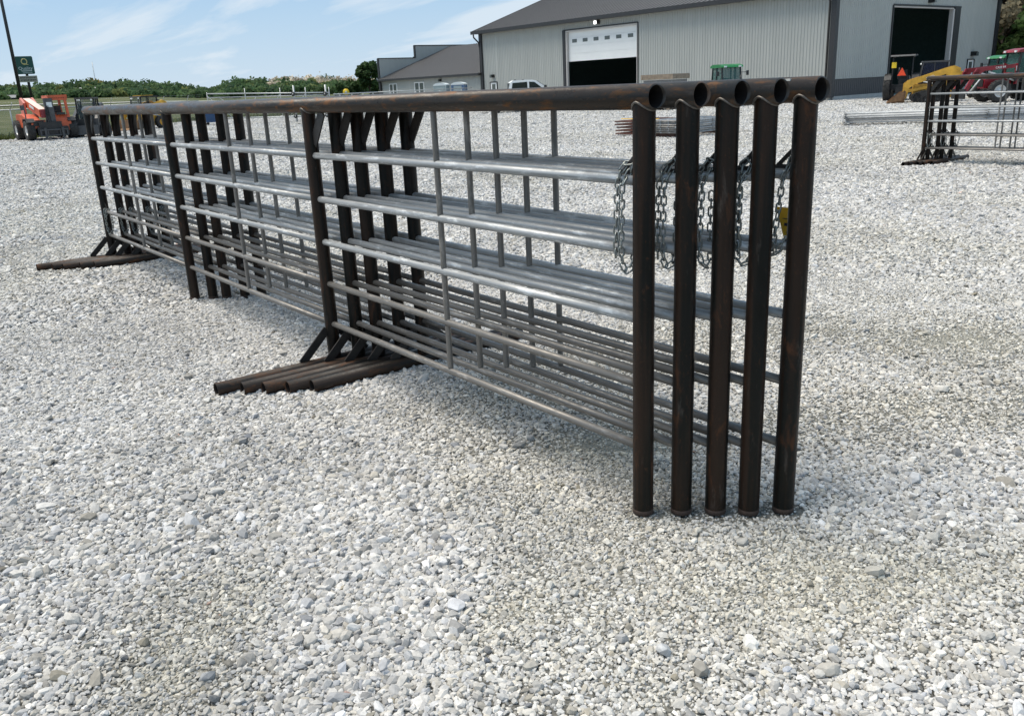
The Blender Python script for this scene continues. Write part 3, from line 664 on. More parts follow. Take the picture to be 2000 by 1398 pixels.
# gable doorway: trims, pale jamb and the slid-open leaf at its right
mb = MB(); mb.box((-0.03, -11.24, 5.62), (0.12, 9.2, 0.1)); mb.box((-0.03, -6.64, 2.8), (0.1, 0.09, 5.6)); mb.box((0.02, -15.42, 2.8), (0.2, 0.76, 5.56)); mb.build('door_surround', 'trim', shed)
mb = MB(); mb.box((0.12, -14.93, 2.75), (0.3, 0.2, 5.5)); mb.box((0.12, -10.8, 5.52), (0.3, 8.1, 0.08)); mb.build('door_jamb', 'jamb', shed)

# ------------------------------------------------------------------ office wing
off = thing('office_wing', 'low grey office with stepped end parapet, joined to the left end of the shed', 'building', A0 + Matrix.Rotation(BROT, 3, 'Z') @ Vector((LS+0.04, 0, 0)), BROT)
OL = 18.2; OW = 18.4; OE = 3.0; OP = 0.34
og = lambda p: OE+OP*min(p, OW-p)
mb = MB(); wins = [(16.57-0.95, 16.57+0.0), (11.64-0.9, 11.64)]
wins = [(15.05, 16.6), (9.85, 11.65)]; cur = 0.0
for (a, b2) in wins[::-1]+[(OL, OL)]:
    ribbed(mb, cur, a, 0.15, OE); 
    if b2 > a: ribbed(mb, a, b2, 0.15, 1.15); ribbed(mb, a, b2, 2.45, OE)
    cur = b2
mb.build('wall', 'siding', off)
mb = MB(); ribbed(mb, 0, OW, 0.15, OE, 's', -OW, -1); ribbed(mb, 0, OW, 0.15, 0, 'p', OL, 1, ztop=og); mb.build('rear_wall', 'siding', off)
mb = MB(); mb.box((OL/2, -OW/2, 0.06), (OL-.1, OW-.1, 0.28)); mb.build('foundation', 'concrete', off)
mb = MB()
for (ya, yb) in ((0.45, -OW/2), (-OW-0.45, -OW/2)):
    za = OE+0.1-OP*0.45; zb = OE+0.1+OP*OW/2
    mb.prism([(ya, za), (yb, zb), (yb, zb-0.1), (ya, za-0.1)], 'x', 0.0, OL)
    k = 0.2
    while k < OL-.1: mb.prism([(ya, za+0.002), (ya, za+0.04), (yb, zb+0.04), (yb, zb+0.002)], 'x', k, k+0.03); k += 0.4572
mb.build('roof', 'roof', off)
mb = MB(); mb.box((OL/2, 0.46, OE-0.14), (OL+.1, 0.12, 0.2)); mb.box((OL/2, 0.22, OE-0.22), (OL, 0.42, 0.03)); mb.build('gutter', 'trim', off)
mb = MB(); mb.path([(OL-0.1, 0.44, OE-.2), (OL-0.1, 0.1, OE-0.6), (OL-0.1, 0.1, 0.05)], 0.06, 8); mb.build('downspout', 'trim', off)
par = [(0.4, 0.1), (0.4, 5.08), (-4.6, 5.08), (-4.6, 6.36), (-13.8, 6.36), (-13.8, 5.08), (-OW-.4, 5.08), (-OW-.4, 0.1)]
mb = MB(); mb.prism([(y if y != 0.4 else 0.12, z) for y, z in par], 'x', OL+0.01, OL+0.22); mb.build('parapet', 'siding', off)
mb = MB()
for (y0, y1, z) in ((0.16, -4.55, 5.11), (-4.55, -13.85, 6.39), (-13.85, -OW-.4, 5.11)): mb.box((OL+0.115, (y0+y1)/2, z), (0.3, abs(y1-y0), 0.08))
for (y, z0, z1) in ((0.16, 0.1, 5.08), (-4.58, 5.12, 6.36), (-13.82, 5.12, 6.36)): mb.box((OL+0.115, y, (z0+z1)/2), (0.3, 0.1, z1-z0))
mb.build('coping', 'trim', off)
for (a, b2) in wins:
    c = (a+b2)/2; w = b2-a; f = MB()
    f.box((c, 0.02, 2.43), (w, 0.1, 0.09)); f.box((c, 0.02, 1.17), (w, 0.1, 0.09)); f.box((a+.045, 0.02, 1.8), (0.09, 0.1, 1.2)); f.box((b2-.045, 0.02, 1.8), (0.09, 0.1, 1.2)); f.box((c, 0.02, 1.8), (0.12, 0.1, 1.2))
    wf = f.build('window', 'whitepaint', off)
    g = MB(); g.box((c-w/4+.02, -0.01, 1.8), (w/2-.12, 0.03, 1.18)); g.build('pane', 'doorglass', wf); g = MB(); g.box((c+w/4-.02, -0.01, 1.8), (w/2-.12, 0.03, 1.18)); g.build('pane', 'doorglass', wf)
wall_lamp(off, (6.85, 0.03, 2.52), (0, 1, 0), False, 0.8)

# ------------------------------------------------------------------ pipe panels
Lp = 2.807; RP = 0.0425; RT = 0.0455; ZT = 1.68; ZR = [1.381, 1.1141, 0.8445, 0.5733, 0.305]
def cope(q): return Vector((q.x, q.y, ZT-math.sqrt(max(0, (RT-0.003)**2-q.x**2))))
def make_panel():
    root = thing('pipe_panel', '', 'panel')
    mb = MB(); mb.tube((0, -0.06, ZT), (0, 3*Lp+0.045, ZT), RT, 28, inner=RT-0.0045, cut0=lambda q: Vector((q.x, q.y+0.004-0.008*(q.x/RT)**2, q.z))); tr = mb.build('top_rail', 'toppipe', root)
    mb = MB(); mb.tube((0, -0.0535, ZT), (0, 3*Lp, ZT), RT-0.0052, 28, cap=False); mb.build('bore', 'boreshade', tr)  # dark lining added so the pipe mouth looks shaded
    mb = MB(); mb.lathe([(0.001, 0.02), (0.02, 0.018), (0.036, 0.008), (RT, -0.006)], (0, 3*Lp+0.05, ZT), 'y', 20); mb.build('end_cap', 'toppipe', tr)
    for k, zb in enumerate((0.014, 0.084, 0.008, 0.084)):
        y = k*Lp; z1 = ZT-0.02
        mb = MB(); mb.tube((0, y, zb), (0, y, z1), RP, 28, cap=False, cut1=cope)
        n = len(mb.v); 
        po = mb.build('post', 'pipe', root)
        pts = [(RP*math.cos(a), y+RP*math.sin(a)) for a in np.linspace(0, 2*PI, 40, endpoint=False)]
        pts = [(px*1.02, y+(py-y)*1.04, ZT-math.sqrt(max(0, (RT+0.001)**2-min(abs(px)*1.02, RT)**2))) for px, py in pts]
        mb = MB(); mb.path(pts, 0.0045, 8, True, [0.0042+0.0012*random.random() for _ in pts]); mb.build('weld_bead', 'weld', po)
        if k in (0, 2):
            mb = MB(); mb.lathe([(0.001, 0), (RP-0.004, 0), (RP+0.001, 0.004), (RP+0.001, 0.022), (RP, 0.024)], (0, y, zb-0.006), 'z', 28); mb.build('end_cap', 'endcap', po)
        else:
            mb = MB(); mb.tube((-0.81, y, 0.0435), (0.81, y, 0.0435), 0.0425, 24, inner=0.0385); fo = mb.build('foot', 'foot', root); mb = MB(); mb.tube((-0.804, y, 0.0435), (0.804, y, 0.0435), 0.0379, 24, cap=False); mb.build('bore', 'boreshade', fo)
            for sg in (-1, 1):                               # flat braces from the post down to the foot
                mb = MB(); mb.bar((sg*(RP-0.006), y, 0.27), (sg*0.235, y, 0.078), 0.055, 0.009, (0, 1, 0)); mb.build('brace', 'plate', root)
            dy = -1 if k == 1 else -1
            mb = MB(); mb.bar((0, y+dy*(RP-.004), ZT-0.225), (0, y+dy*0.19, ZT-RT+0.008), 0.075, 0.009, (1, 0, 0)); mb.build('brace', 'plate', root)
    for s in range(3):
        y0 = s*Lp+RP-0.003; y1 = (s+1)*Lp-RP+0.003
        for i, z in enumerate(ZR):
            mb = MB(); r = 0.0200 if i < 3 else 0.0185
            sag = random.uniform(-0.003, 0.003)
            mb.path([(0, y0, z), (0, y0*.66+y1*.34, z+sag), (0, y0*.33+y1*.67, z+sag), (0, y1, z)], r, 18); mb.build('rail', 'galv' if i < 3 else 'bare', root)
        mb = MB(); zs = [ZT-RT+.004]+ZR; ym = s*Lp+1.405
        for i in range(5):
            rr = 0.0 if i == 0 else 0.017
            mb.tube((0, ym, zs[i]-rr), (0, ym, zs[i+1]+0.017), 0.0155, 14, cap=False, v0=i*0.3)
        mb.build('stay', 'bare', root)
    # drilled triangular hanging plates, near the top rail at this end and low at the far end
    for (y, sg, z) in ((RP-0.003, 1, ZR[0]+0.018), (3*Lp-RP+0.003, -1, ZR[3]+0.017), (3*Lp-RP+0.003, -1, ZR[4]+0.017)):
        o3 = [(y, z), (y+sg*0.09, z), (y, z+0.085)]; cxx = (o3[0][0]*1.2+o3[1][0]+o3[2][0])/3.2; czz = (o3[0][1]*1.2+o3[1][1]+o3[2][1])/3.2
        i3 = [((p[0]-cxx)*0.36+cxx, (p[1]-czz)*0.36+czz) for p in o3]
        mb = MB(); t = 0.0035
        for i in range(3):
            j = (i+1) % 3; mb.prism([o3[i], o3[j], i3[j], i3[i]], 'x', -t, t)
        mb.build('chain_plate', 'plate', root)
    return root
def set_panel(o, xn, yn, rz, s=1.0): o.location = (xn, yn, 0); o.rotation_euler = (0, 0, rz); o.scale = (s, s, s)
PAN = [(0.0, 0.0, 0.010), (0.118, -0.105, 0.030), (0.222, -0.20, 0.012), (0.318, -0.295, 0.072), (0.433, -0.381, 0.088)]
proto = make_panel()
plab = ['outer left pipe panel of the big row, with orange streaks along its top rail',
        'second pipe panel from the left in the big near row',
        'middle pipe panel of the five in the big near row',
        'pipe panel with a white scratch across its top rail, fourth in the big row',
        'outer right pipe panel of the big row, with a yellow tag by its chain']
panels = []
for i, (xn, yn, dx_) in enumerate(PAN):
    o = proto if i == 0 else copy_tree(proto)
    set_panel(o, xn, yn, -math.atan2(dx_, 8.42)); tag(o, plab[i], 'panel', 'five freestanding pipe panels standing in the near row'); panels.append(o)
# white scratch and white dab on the top rails of the two right-hand panels
mb = MB(); mb.path([(-RT*math.cos(a)*1.004, 0.27+0.02*math.sin(a*9), ZT+RT*math.sin(a)*1.004) for a in np.linspace(-0.25, 0.95, 9)], 0.0022, 6); M['chalk'] = simple('white_chalk', (0.6, 0.6, 0.56), 0.8); 
tr4 = [c for c in panels[3].children if c.name.startswith('top_rail')][0]; mb.build('scratch', 'chalk', tr4)
tr5 = [c for c in panels[4].children if c.name.startswith('top_rail')][0]; mb = MB(); mb.box((-0.028, 0.06, ZT+0.036), (0.01, 0.022, 0.008)); mb.build('scratch', 'chalk', tr5)
# the second row, to the right
S2 = Vector((13.97, 6.10, 0)); d2 = Vector((0.03, -0.99955, 0)); f2 = Vector((1, 0.03, 0)); s2 = 0.907
p2lab = ['rust brown pipe panel nearest to the viewer in the row standing at the right edge', 'second nearest pipe panel of the row at the right edge',
         'middle pipe panel of the five in the row at the right edge', 'fourth pipe panel from the viewer in the row at the right edge', 'farthest pipe panel of the row at the right edge']
rz2 = math.atan2(-d2.y, -d2.x)-PI/2
panels2 = []
for i in range(5):
    o = copy_tree(proto); fp = S2 + Vector((0.103, -0.081, 0))*i + d2*(0.02*(-1)**i)
    npt = fp + d2*(3*Lp*s2); set_panel(o, npt.x, npt.y, rz2, s2)
    tag(o, p2lab[i], 'panel', 'five freestanding pipe panels standing in the row at the right edge'); panels2.append(o)

# ------------------------------------------------------------------ chains
def chain_mesh(path, name='chain', pitch=0.030, wr=0.0036, hw=0.0095, seg=14):
    P = [Vector(p) for p in path]; cum = [0]
    for a, b2 in zip(P[:-1], P[1:]): cum.append(cum[-1]+(b2-a).length)
    n = max(2, int(cum[-1]/pitch)); mb = MB()
    def at(d):
        d = min(max(d, 0), cum[-1]-1e-6)
        for i in range(len(P)-1):
            if cum[i+1] >= d: return P[i].lerp(P[i+1], (d-cum[i])/(cum[i+1]-cum[i]))
        return P[-1]
    for k in range(n):
        c = at((k+0.5)*pitch); t = (at((k+1)*pitch)-at(k*pitch)); t.normalize()
        ref = Vector((1, 0, 0)) if abs(t.x) < 0.8 else Vector((0, 1, 0)); e = ref.cross(t).normalized()
        e2 = t.cross(e); ang = (0 if k % 2 else PI/2)+random.uniform(-0.25, 0.25)+0.6
        w = e*math.cos(ang)+e2*math.sin(ang); pts = []; hl = (pitch+2*wr-2*hw)/2+0.0005
        for q in range(seg):
            a = 2*PI*q/seg; off = hl if math.cos(a) > 0 else -hl
            pts.append(c + t*(off+hw*math.cos(a)) + w*(hw*math.sin(a)))
        mb.path(pts, wr, 6, True)
    return mb
def j(a=0.004): return random.uniform(-a, a)
near_paths = []
for i in range(5):
    x0 = -0.030
    if i < 3:
        near_paths.append([[(x0, 0.118+j(), 1.085-0.01*i), (x0, 0.117, 1.2), (x0+.001, 0.112+j(), 1.36), (x0+.008, 0.098, 1.415), (-0.008, 0.078, 1.445), (0.0, 0.055, 1.437),
                            (-0.014, 0.070, 1.40), (x0-.006, 0.078, 1.365), (x0-.010, 0.080, 1.2), (x0-.010, 0.080+j(), 1.095), (x0-.004, 0.074, 1.05+j(.008)), (x0+.01, 0.064, 1.042+j(.008)), (x0+.024, 0.056, 1.068), (0.028, 0.056+(0.01, 0.02, 0.034)[i], 1.12), (0.030, 0.055+(0.01, 0.02, 0.034)[i], 1.25), (0.03, 0.054+(0.01, 0.02, 0.034)[i], 1.34)],
                           ])
    elif i == 3:
        near_paths.append([[(x0, 0.108, 1.09), (x0, 0.11, 1.25), (x0, 0.108, 1.37), (-0.012, 0.09, 1.43), (0.0, 0.062, 1.435), (-0.016, 0.082, 1.40), (x0-.01, 0.10, 1.36), (x0-.01, 0.104, 1.18), (x0-.008, 0.104, 1.08), (x0, 0.095, 1.05), (x0+.012, 0.075, 1.056), (0.026, 0.07, 1.09), (0.03, 0.07, 1.14)]])
    else:
        near_paths.append([[(0.0, 0.055, 1.445), (-0.014, 0.08, 1.415), (x0, 0.094, 1.37), (x0-.004, 0.104, 1.26), (x0-.006, 0.115, 1.15), (x0-.002, 0.125, 1.10), (-0.022, 0.135, 1.078), (0.0, 0.138, 1.074), (0.022, 0.125, 1.085), (0.026, 0.10, 1.12), (0.0, 0.09, 1.142), (-0.024, 0.095, 1.12), (-0.03, 0.10, 1.09)]])
clab = ['steel chain hanging in three strands beside the leftmost near post', 'steel chain hanging in a hooked loop between the first and second near posts',
        'steel chain with a wide open loop just left of the middle near post', 'bunched steel chain hanging left of the fourth near post', 'single strand steel chain running down to a knot on the rail beside the yellow tag']
near_paths[3][0] = [(a, b2-0.03 if c < 1.42 else b2-0.01, c) for a, b2, c in near_paths[3][0]]
near_paths[4][0] = [(a, b2-0.034 if c < 1.42 else b2-0.012, c) for a, b2, c in near_paths[4][0]]
for i, pl in enumerate(near_paths):
    mb = chain_mesh(pl[0]); o = mb.build('chain', 'chain', None, label=clab[i], cat='chain', group='chains hanging at the near posts')
    o.matrix_world = panels[i].matrix_basis.copy(); o.location = panels[i].location
ye = 3*Lp
def far_path(sd_): 
    return [(-0.01, ye-0.05, 0.61), (-0.028, ye-0.075, 0.60), (-0.032, ye-0.085, 0.52), (-0.03, ye-0.08, 0.42), (-0.028, ye-0.09, 0.345), (-0.01, ye-0.10, 0.33), (0.02, ye-0.11, 0.36), (0.026, ye-0.13, 0.45), (0.024, ye-0.135, 0.56), (0.0, ye-0.125, 0.604), (-0.026, ye-0.12, 0.58), (-0.028, ye-0.13, 0.48)]
flab = ['outer left', 'second', 'middle', 'fourth', 'outer right']
base_far = None
for i in range(5):
    if base_far is None: base_far = chain_mesh(far_path(0)).build('chain', 'chain', None); o = base_far
    else: o = base_far.copy(); COL.objects.link(o)
    o.matrix_world = panels[i].matrix_basis.copy(); o.location = panels[i].location
    tag(o, 'chain low on the far end post of the %s panel, big near row' % flab[i], 'chain', 'chains at the far posts of the near row')
flab2 = ['nearest', 'second nearest', 'middle', 'fourth', 'farthest']
for i in range(5):
    o = base_far.copy(); COL.objects.link(o); p = panels2[i]
    o.location = p.location; o.rotation_euler = p.rotation_euler; o.scale = p.scale
    tag(o, 'chain low on the end post of the %s panel, right edge row' % flab2[i], 'chain', 'chains on the row at the right edge')
# yellow sale tag hanging beside the last near post
tg = thing('sale_tag', 'yellow card tag hanging beside the rightmost near post, with small dark writing', 'tag', (0.50, -0.30, 1.12))
mb = MB(); mb.prism([(0.07, 0.125), (-0.085, 0.125), (-0.085, 0.02), (-0.02, -0.012), (0.022, -0.012)], 'x', -0.0008, 0.0008); tb = mb.build('card', 'tag', tg)
mb = MB()
for (y, z, w, h) in ((0.02, 0.082, 0.036, 0.003), (-0.03, 0.082, 0.04, 0.003), (0.021, 0.06, 0.016, 0.012), (-0.008, 0.064, 0.014, 0.003), (0.004, 0.03, 0.03, 0.0025)): mb.box((-0.0016, y, z), (0.001, w, h))
mb.build('writing', 'ink', tb)
# ------------------------------------------------------------------ machines
def wheel(parent, c, R, wdt, rim='rimgrey', lugs=20, side=1, rimr=0.55, name='wheel'):
    mb = MB(); h = wdt/2; ri = R*rimr
    mb.lathe([(ri, -h*0.8), (R*0.82, -h), (R*0.96, -h*0.86), (R*0.97, -h*0.4), (R*0.97, h*0.4), (R*0.96, h*0.86), (R*0.82, h), (ri, h*0.8)], c, 'y', 32)
    for k in range(lugs):
        a = 2*PI*k/lugs
        for s_ in (-1, 1):
            aa = a+(PI/lugs if s_ > 0 else 0); ct, st = math.cos(aa), math.sin(aa)
            rot = Matrix(((ct, 0, -st), (0, 1, 0), (st, 0, ct))) @ Matrix.Rotation(s_*0.6, 3, 'X')
            mb.box((c[0]+ct*R*0.965, c[1]+s_*h*0.47, c[2]+st*R*0.965), (R*0.07, h*1.0, R*0.075), rot)
    w = mb.build(name, 'tyre', parent)
    mb = MB(); o = side*h
    mb.lathe([(ri, -o*0.8), (ri*0.98, o*0.8), (ri*0.9, o*0.72), (ri*0.84, o*0.35), (ri*0.62, o*0.30), (ri*0.58, o*0.5), (ri*0.36, o*0.5), (ri*0.34, o*0.62), (0.001, o*0.62)], c, 'y', 28)
    mb.build('rim', rim, w); return w
def window_box(mb, x0, x1, y0, y1, z0, z1): mb.box(((x0+x1)/2, (y0+y1)/2, (z0+z1)/2), (x1-x0, y1-y0, z1-z0))

M['sheencover'] = simple('cover_painted_sheen', (0.74, 0.56, 0.48), 0.45, 0, 0.06, 3)  # reflection on the boom's top painted in as a pale colour
# ---- orange telehandler (front towards the viewer)
tl = thing('telehandler', 'orange telescopic handler with open cab, pallet forks and raised rear boom end', 'telehandler', (7.75, 52.0, 0), math.radians(-89)); tl.scale = (0.95, 1.03, 0.87)
for (x, y, sd_) in ((0.0, -1.02, -1), (0.0, 1.02, 1), (-2.9, -1.02, -1), (-2.9, 1.02, 1)): wheel(tl, (x, y, 0.62), 0.62, 0.42, 'rimgrey', 18, sd_, 0.5)
mb = MB(); mb.box((-1.5, 0, 0.78), (4.2, 0.9, 0.42)); mb.box((0, 0, 0.62), (0.3, 1.7, 0.3)); mb.box((-2.9, 0, 0.62), (0.3, 1.7, 0.3)); mb.box((0.45, 0, 0.55), (0.5, 1.5, 0.5)); mb.box((0.5, -0.1, 0.95), (0.4, 1.1, 0.3)); mb.build('chassis', 'black', tl)
mb = MB(); mb.prism([(-3.4, 0.8), (-3.4, 1.5), (-3.1, 1.62), (-1.5, 1.55), (-0.3, 1.3), (0.3, 1.05), (0.3, 0.75)], 'y', -1.0, -0.42)
mb.box((0.25, -0.62, 0.98), (0.5, 0.7, 0.5)); mb.build('engine_hood', 'orange', tl)
mb = MB(); mb.box((0.52, -0.62, 1.02), (0.02, 0.5, 0.3)); mb.box((0.52, -0.62, 1.2), (0.03, 0.6, 0.03)); mb.build('grille', 'black', tl)
# cab on the machine's left
cab = MB(); cy0, cy1 = 0.12, 0.98
for (x, y) in ((0.35, cy0+.06), (0.35, cy1-.06), (-1.25, cy0+.06), (-1.25, cy1-.06)): cab.bar((x, y, 1.2), (x-0.12 if x > 0 else x+.05, y*0.97, 2.55), 0.13, 0.12, (0, 1, 0))
cab.box((-0.5, (cy0+cy1)/2, 2.6), (1.7, 0.92, 0.16)); cab.box((0.24, (cy0+cy1)/2, 2.52), (0.16, 0.92, 0.3))
cab.build('cab_frame', 'orange', tl)
mb = MB()
for k in range(8): mb.box((0.325, cy0+0.13+k*0.085, 2.54), (0.012, 0.034, 0.13))
mb.build('vent_slots', 'black', tl)
mb = MB(); mb.prism([(0.55, 0.55), (0.5, 1.2), (0.3, 1.5), (-1.3, 1.5), (-1.3, 0.6)], 'y', cy0+0.02, cy1-0.02); mb.build('cab_body', 'orange', tl)
mb = MB(); mb.box((0.2, 0.55, 1.56), (0.5, 0.42, 0.14)); mb.box((-0.7, 0.55, 1.75), (0.15, 0.5, 0.6)); mb.lathe([(0.17, -0.015), (0.19, 0), (0.17, 0.015)], (0.1, 0.55, 1.75), 'z', 16); mb.build('seat', 'black', tl)
mb = MB(); mb.box((0.45, 0.02, 1.45), (0.22, 0.42, 2.0)); mb.box((0.5, 0.0, 2.35), (0.14, 0.4, 0.3)); mb.build('boom_head', 'greysteel', tl)
mb = MB(); mb.box((0.567, 0.04, 2.12), (0.01, 0.26, 0.3)); mb.build('decal', 'signwhite', tl)
# boom: rear pivot high, nose low at the front
mb = MB(); mb.bar((-3.5, -0.28, 2.35), (0.35, -0.28, 1.62), 0.36, 0.44); mb.build('boom', 'orange', tl)
mb = MB(); mb.bar((-3.5, -0.28, 2.58), (0.3, -0.28, 1.86), 0.34, 0.02); mb.build('boom_cover', 'sheencover', tl)  # top cover carrying the painted reflection
mb = MB(); mb.prism([(-3.8, 1.3), (-3.8, 2.45), (-3.45, 2.62), (-2.7, 2.3), (-2.9, 1.3)], 'y', -0.62, -0.50); mb.prism([(-3.8, 1.3), (-3.8, 2.45), (-3.45, 2.62), (-2.7, 2.3), (-2.9, 1.3)], 'y', -0.06, 0.06); mb.build('boom_tower', 'orange2', tl)
mb = MB(); mb.box((0.42, -0.28, 1.6), (0.16, 0.3, 0.5)); mb.build('boom_nose', 'red', tl)
mb = MB(); mb.box((0.75, 0, 0.62), (0.1, 1.35, 0.08)); mb.box((0.75, 0, 0.28), (0.1, 1.35, 0.08)); 
for y in (-0.64, -0.3, 0.3, 0.64): mb.box((0.75, y, 0.45), (0.08, 0.06, 0.42))
mb.build('fork_carriage', 'greysteel', tl)
for y in (-0.42, 0.42):
    mb = MB(); mb.box((0.84, y, 0.4), (0.05, 0.11, 0.7)); mb.prism([(0.84, 0.05), (0.84, 0.10), (1.9, 0.075), (1.9, 0.05)], 'y', y-0.055, y+0.055); mb.build('fork', 'greysteel', tl)
mb = MB(); mb.box((0.2, -1.12, 1.75), (0.05, 0.05, 0.9)); mb.box((0.22, -1.2, 2.0), (0.04, 0.2, 0.3)); mb.build('mirror', 'greysteel', tl)
for s_ in (-1, 1):
    mb = MB(); mb.prism([(-0.62, 1.12), (-0.4, 1.34), (0.4, 1.34), (0.62, 1.12), (0.58, 1.08), (0.37, 1.29), (-0.37, 1.29), (-0.58, 1.08)], 'y', 0.8*s_, 1.2*s_); mb.build('fender', 'black', tl)
mb = MB()
for k in range(4): mb.path([(0.5, -0.15+0.05*k, 2.3), (0.62, -0.2+0.05*k, 1.7+0.05*k), (0.56, -0.25+0.08*k, 1.1), (0.62, -0.2+0.1*k, 0.75)], 0.018, 6)
mb.build('hydraulic_hoses', 'black', tl)
mb = MB(); mb.box((-1.2, -0.508, 2.02), (1.1, 0.008, 0.16), Matrix.Rotation(math.radians(10.7), 3, 'Y')); mb.build('decal', 'signwhite', tl)
mb = MB(); mb.box((0.3, 1.0, 1.05), (0.1, 0.12, 0.12)); mb.box((0.3, -0.98, 1.05), (0.1, 0.12, 0.12)); mb.build('headlight', 'signwhite', tl)

M['darkpaint'] = simple('charcoal_machine_paint', (0.028, 0.028, 0.029), 0.45, 0, 0.3, 5)
M['clearglass'] = glassmat('clear_cab_glass', (0.10, 0.13, 0.12), 0.35)
# ---- compact loaders
def compact_loader(label, loc, rz, paint='yellow', cabmat='black', glass='blueglass', tracks=True, bucket=True, cabroof=None, name='skid_steer_loader', letter=None):
    t = thing(name, label, 'loader', loc, rz)
    for s_ in (-1, 1):
        y0, y1 = (0.55*s_, 0.92*s_) if s_ > 0 else (-0.92, -0.55)
        if tracks:
            mb = MB(); out_ = [(0.95, 0.06), (1.12, 0.2), (1.08, 0.42), (0.6, 0.6), (-0.55, 0.74), (-0.82, 0.62), (-0.9, 0.3), (-0.7, 0.06)]
            mb.prism(out_, 'y', y0, y1); n_ = len(out_)
            for i in range(n_):
                a = Vector((out_[i][0], 0, out_[i][1])); b2 = Vector((out_[(i+1) % n_][0], 0, out_[(i+1) % n_][1])); L_ = (b2-a).length; kk = max(1, int(L_/0.14))
                for k in range(kk):
                    p = a.lerp(b2, (k+.5)/kk); mb.bar(p+Vector((0, min(y0, y1)-.01, 0)), p+Vector((0, max(y0, y1)+.01, 0)), 0.05, 0.07, (b2-a))
            tr_ = mb.build('track', 'tyre', t)
            mb = MB()
            for (cx_, cz_, r_) in ((0.78, 0.3, 0.2), (-0.62, 0.34, 0.22), (-0.3, 0.24, 0.12), (0.02, 0.22, 0.12), (0.34, 0.22, 0.12)): mb.lathe([(0.001, 0.0), (r_, 0.0), (r_, 0.03)], (cx_, y1 if s_ > 0 else y0, cz_), 'y', 18)
            mb.build('roller', 'greysteel', tr_)
        else:
            wheel(t, (0.55, 0.76*s_, 0.42), 0.42, 0.3, paint, 16, s_, 0.5); wheel(t, (-0.55, 0.76*s_, 0.42), 0.42, 0.3, paint, 16, s_, 0.5)
    mb = MB(); mb.box((-0.1, 0, 0.6), (2.2, 1.05, 0.75)); mb.prism([(-1.45, 0.55), (-1.5, 1.55), (-0.7, 1.65), (-0.55, 0.55)], 'y', -0.62, 0.62); mb.build('body', paint, t)
    mb = MB(); mb.box((-1.52, 0, 1.15), (0.08, 1.0, 0.7)); mb.box((-1.0, 0.2, 1.74), (0.14, 0.14, 0.3)); mb.build('engine_door', 'black', t)
    mb = MB(); mb.prism([(-0.8, 1.45), (-0.72, 2.08), (0.55, 2.1), (0.72, 1.3), (0.75, 0.75), (-0.8, 0.75)], 'y', -0.46, 0.46); c_ = mb.build('cab', glass, t)
    mb = MB(); 
    for y in (-0.47, 0.47):
        mb.bar((-0.78, y, 1.0), (-0.72, y, 2.08), 0.05, 0.08, (0, 1, 0)); mb.bar((0.76, y, 0.8), (0.57, y, 2.08), 0.05, 0.08, (0, 1, 0)); mb.bar((-0.05, y, 1.2), (-0.03, y, 2.05), 0.03, 0.06, (0, 1, 0)); mb.bar((-0.75, y, 1.3), (0.73, y, 1.25), 0.04, 0.08)
    mb.prism([(-0.86, 2.06), (-0.8, 2.15), (0.62, 2.15), (0.66, 2.07)], 'y', -0.52, 0.52); mb.build('cab_frame', cabmat, t)
    if cabroof: mb = MB(); mb.box((-0.05, 0, 2.18), (1.0, 0.8, 0.05)); mb.build('roof_panel', cabroof, t)
    for s_ in (-1, 1):
        y = 0.58*s_
        mb = MB(); mb.prism([(-1.38, 1.1), (-1.38, 1.72), (-1.05, 1.86), (-0.6, 1.76), (1.28, 1.18), (1.5, 1.0), (1.52, 0.22), (1.32, 0.22), (1.2, 0.78), (0.9, 0.98), (-0.65, 1.44), (-1.05, 1.2)], 'y', y-0.07, y+0.07)
        mb.bar((-1.0, y, 1.02), (1.25, y, 0.62), 0.1, 0.14); mb.box((0.0, 0.5*s_, 0.68), (1.5, 0.1, 0.3)); a_ = mb.build('lift_arm', paint, t)
        mb = MB(); mb.tube((-0.9, y+0.03*s_, 0.75), (0.5, y+0.03*s_, 1.1), 0.045, 10); mb.tube((1.3, y, 0.95), (1.55, y, 0.4), 0.035, 8); mb.build('cylinder', 'rimgrey', a_)
        if letter and s_ == letter[1]: text_part(letter[0], 0.2, 'signwhite', a_, (0.15, y+0.065*s_, 1.29), Matrix.Rotation(0 if s_ < 0 else PI, 3, 'Z') @ Matrix.Rotation(PI/2, 3, 'X') @ Matrix.Rotation(math.radians(-19 if s_ < 0 else 19), 3, 'Z'))
    if bucket:
        mb = MB(); mb.prism([(1.42, 0.04), (1.36, 0.6), (1.46, 0.68), (1.56, 0.14), (2.35, 0.05), (2.35, 0.03)], 'y', -0.95, 0.95)
        for y in (-0.95, 0.93): mb.prism([(1.42, 0.05), (1.42, 0.66), (1.7, 0.55), (2.35, 0.05)], 'y', y, y+0.02)
        mb.build('bucket', 'bucket', t)
    else:
        mb = MB(); mb.box((1.78, 0, 0.4), (0.1, 1.3, 0.5)); mb.build('coupler', 'greysteel', t)
    mb = MB()
    for y in (-0.36, -0.26, 0.36): mb.lathe([(0.05, 0), (0.05, 0.03), (0.001, 0.03)], (0.66, y, 2.0), 'x', 10)
    mb.build('work_light', 'signwhite', t); return t
lz = compact_loader('yellow compact track loader with brown bucket down, before the tall gable doorway', (42.95, 20.75, 0), math.radians(120), 'yellow', 'greysteel', 'blueglass', True, True, None, 'track_loader', ('289D', 1)); lz.scale = (0.88, 1.0, 0.93)
compact_loader('black compact track loader parked between the orange telehandler and the panel row', (10.1, 53.2, 0), math.radians(-112), 'darkpaint', 'black', 'clearglass', True, False, None, 'track_loader')
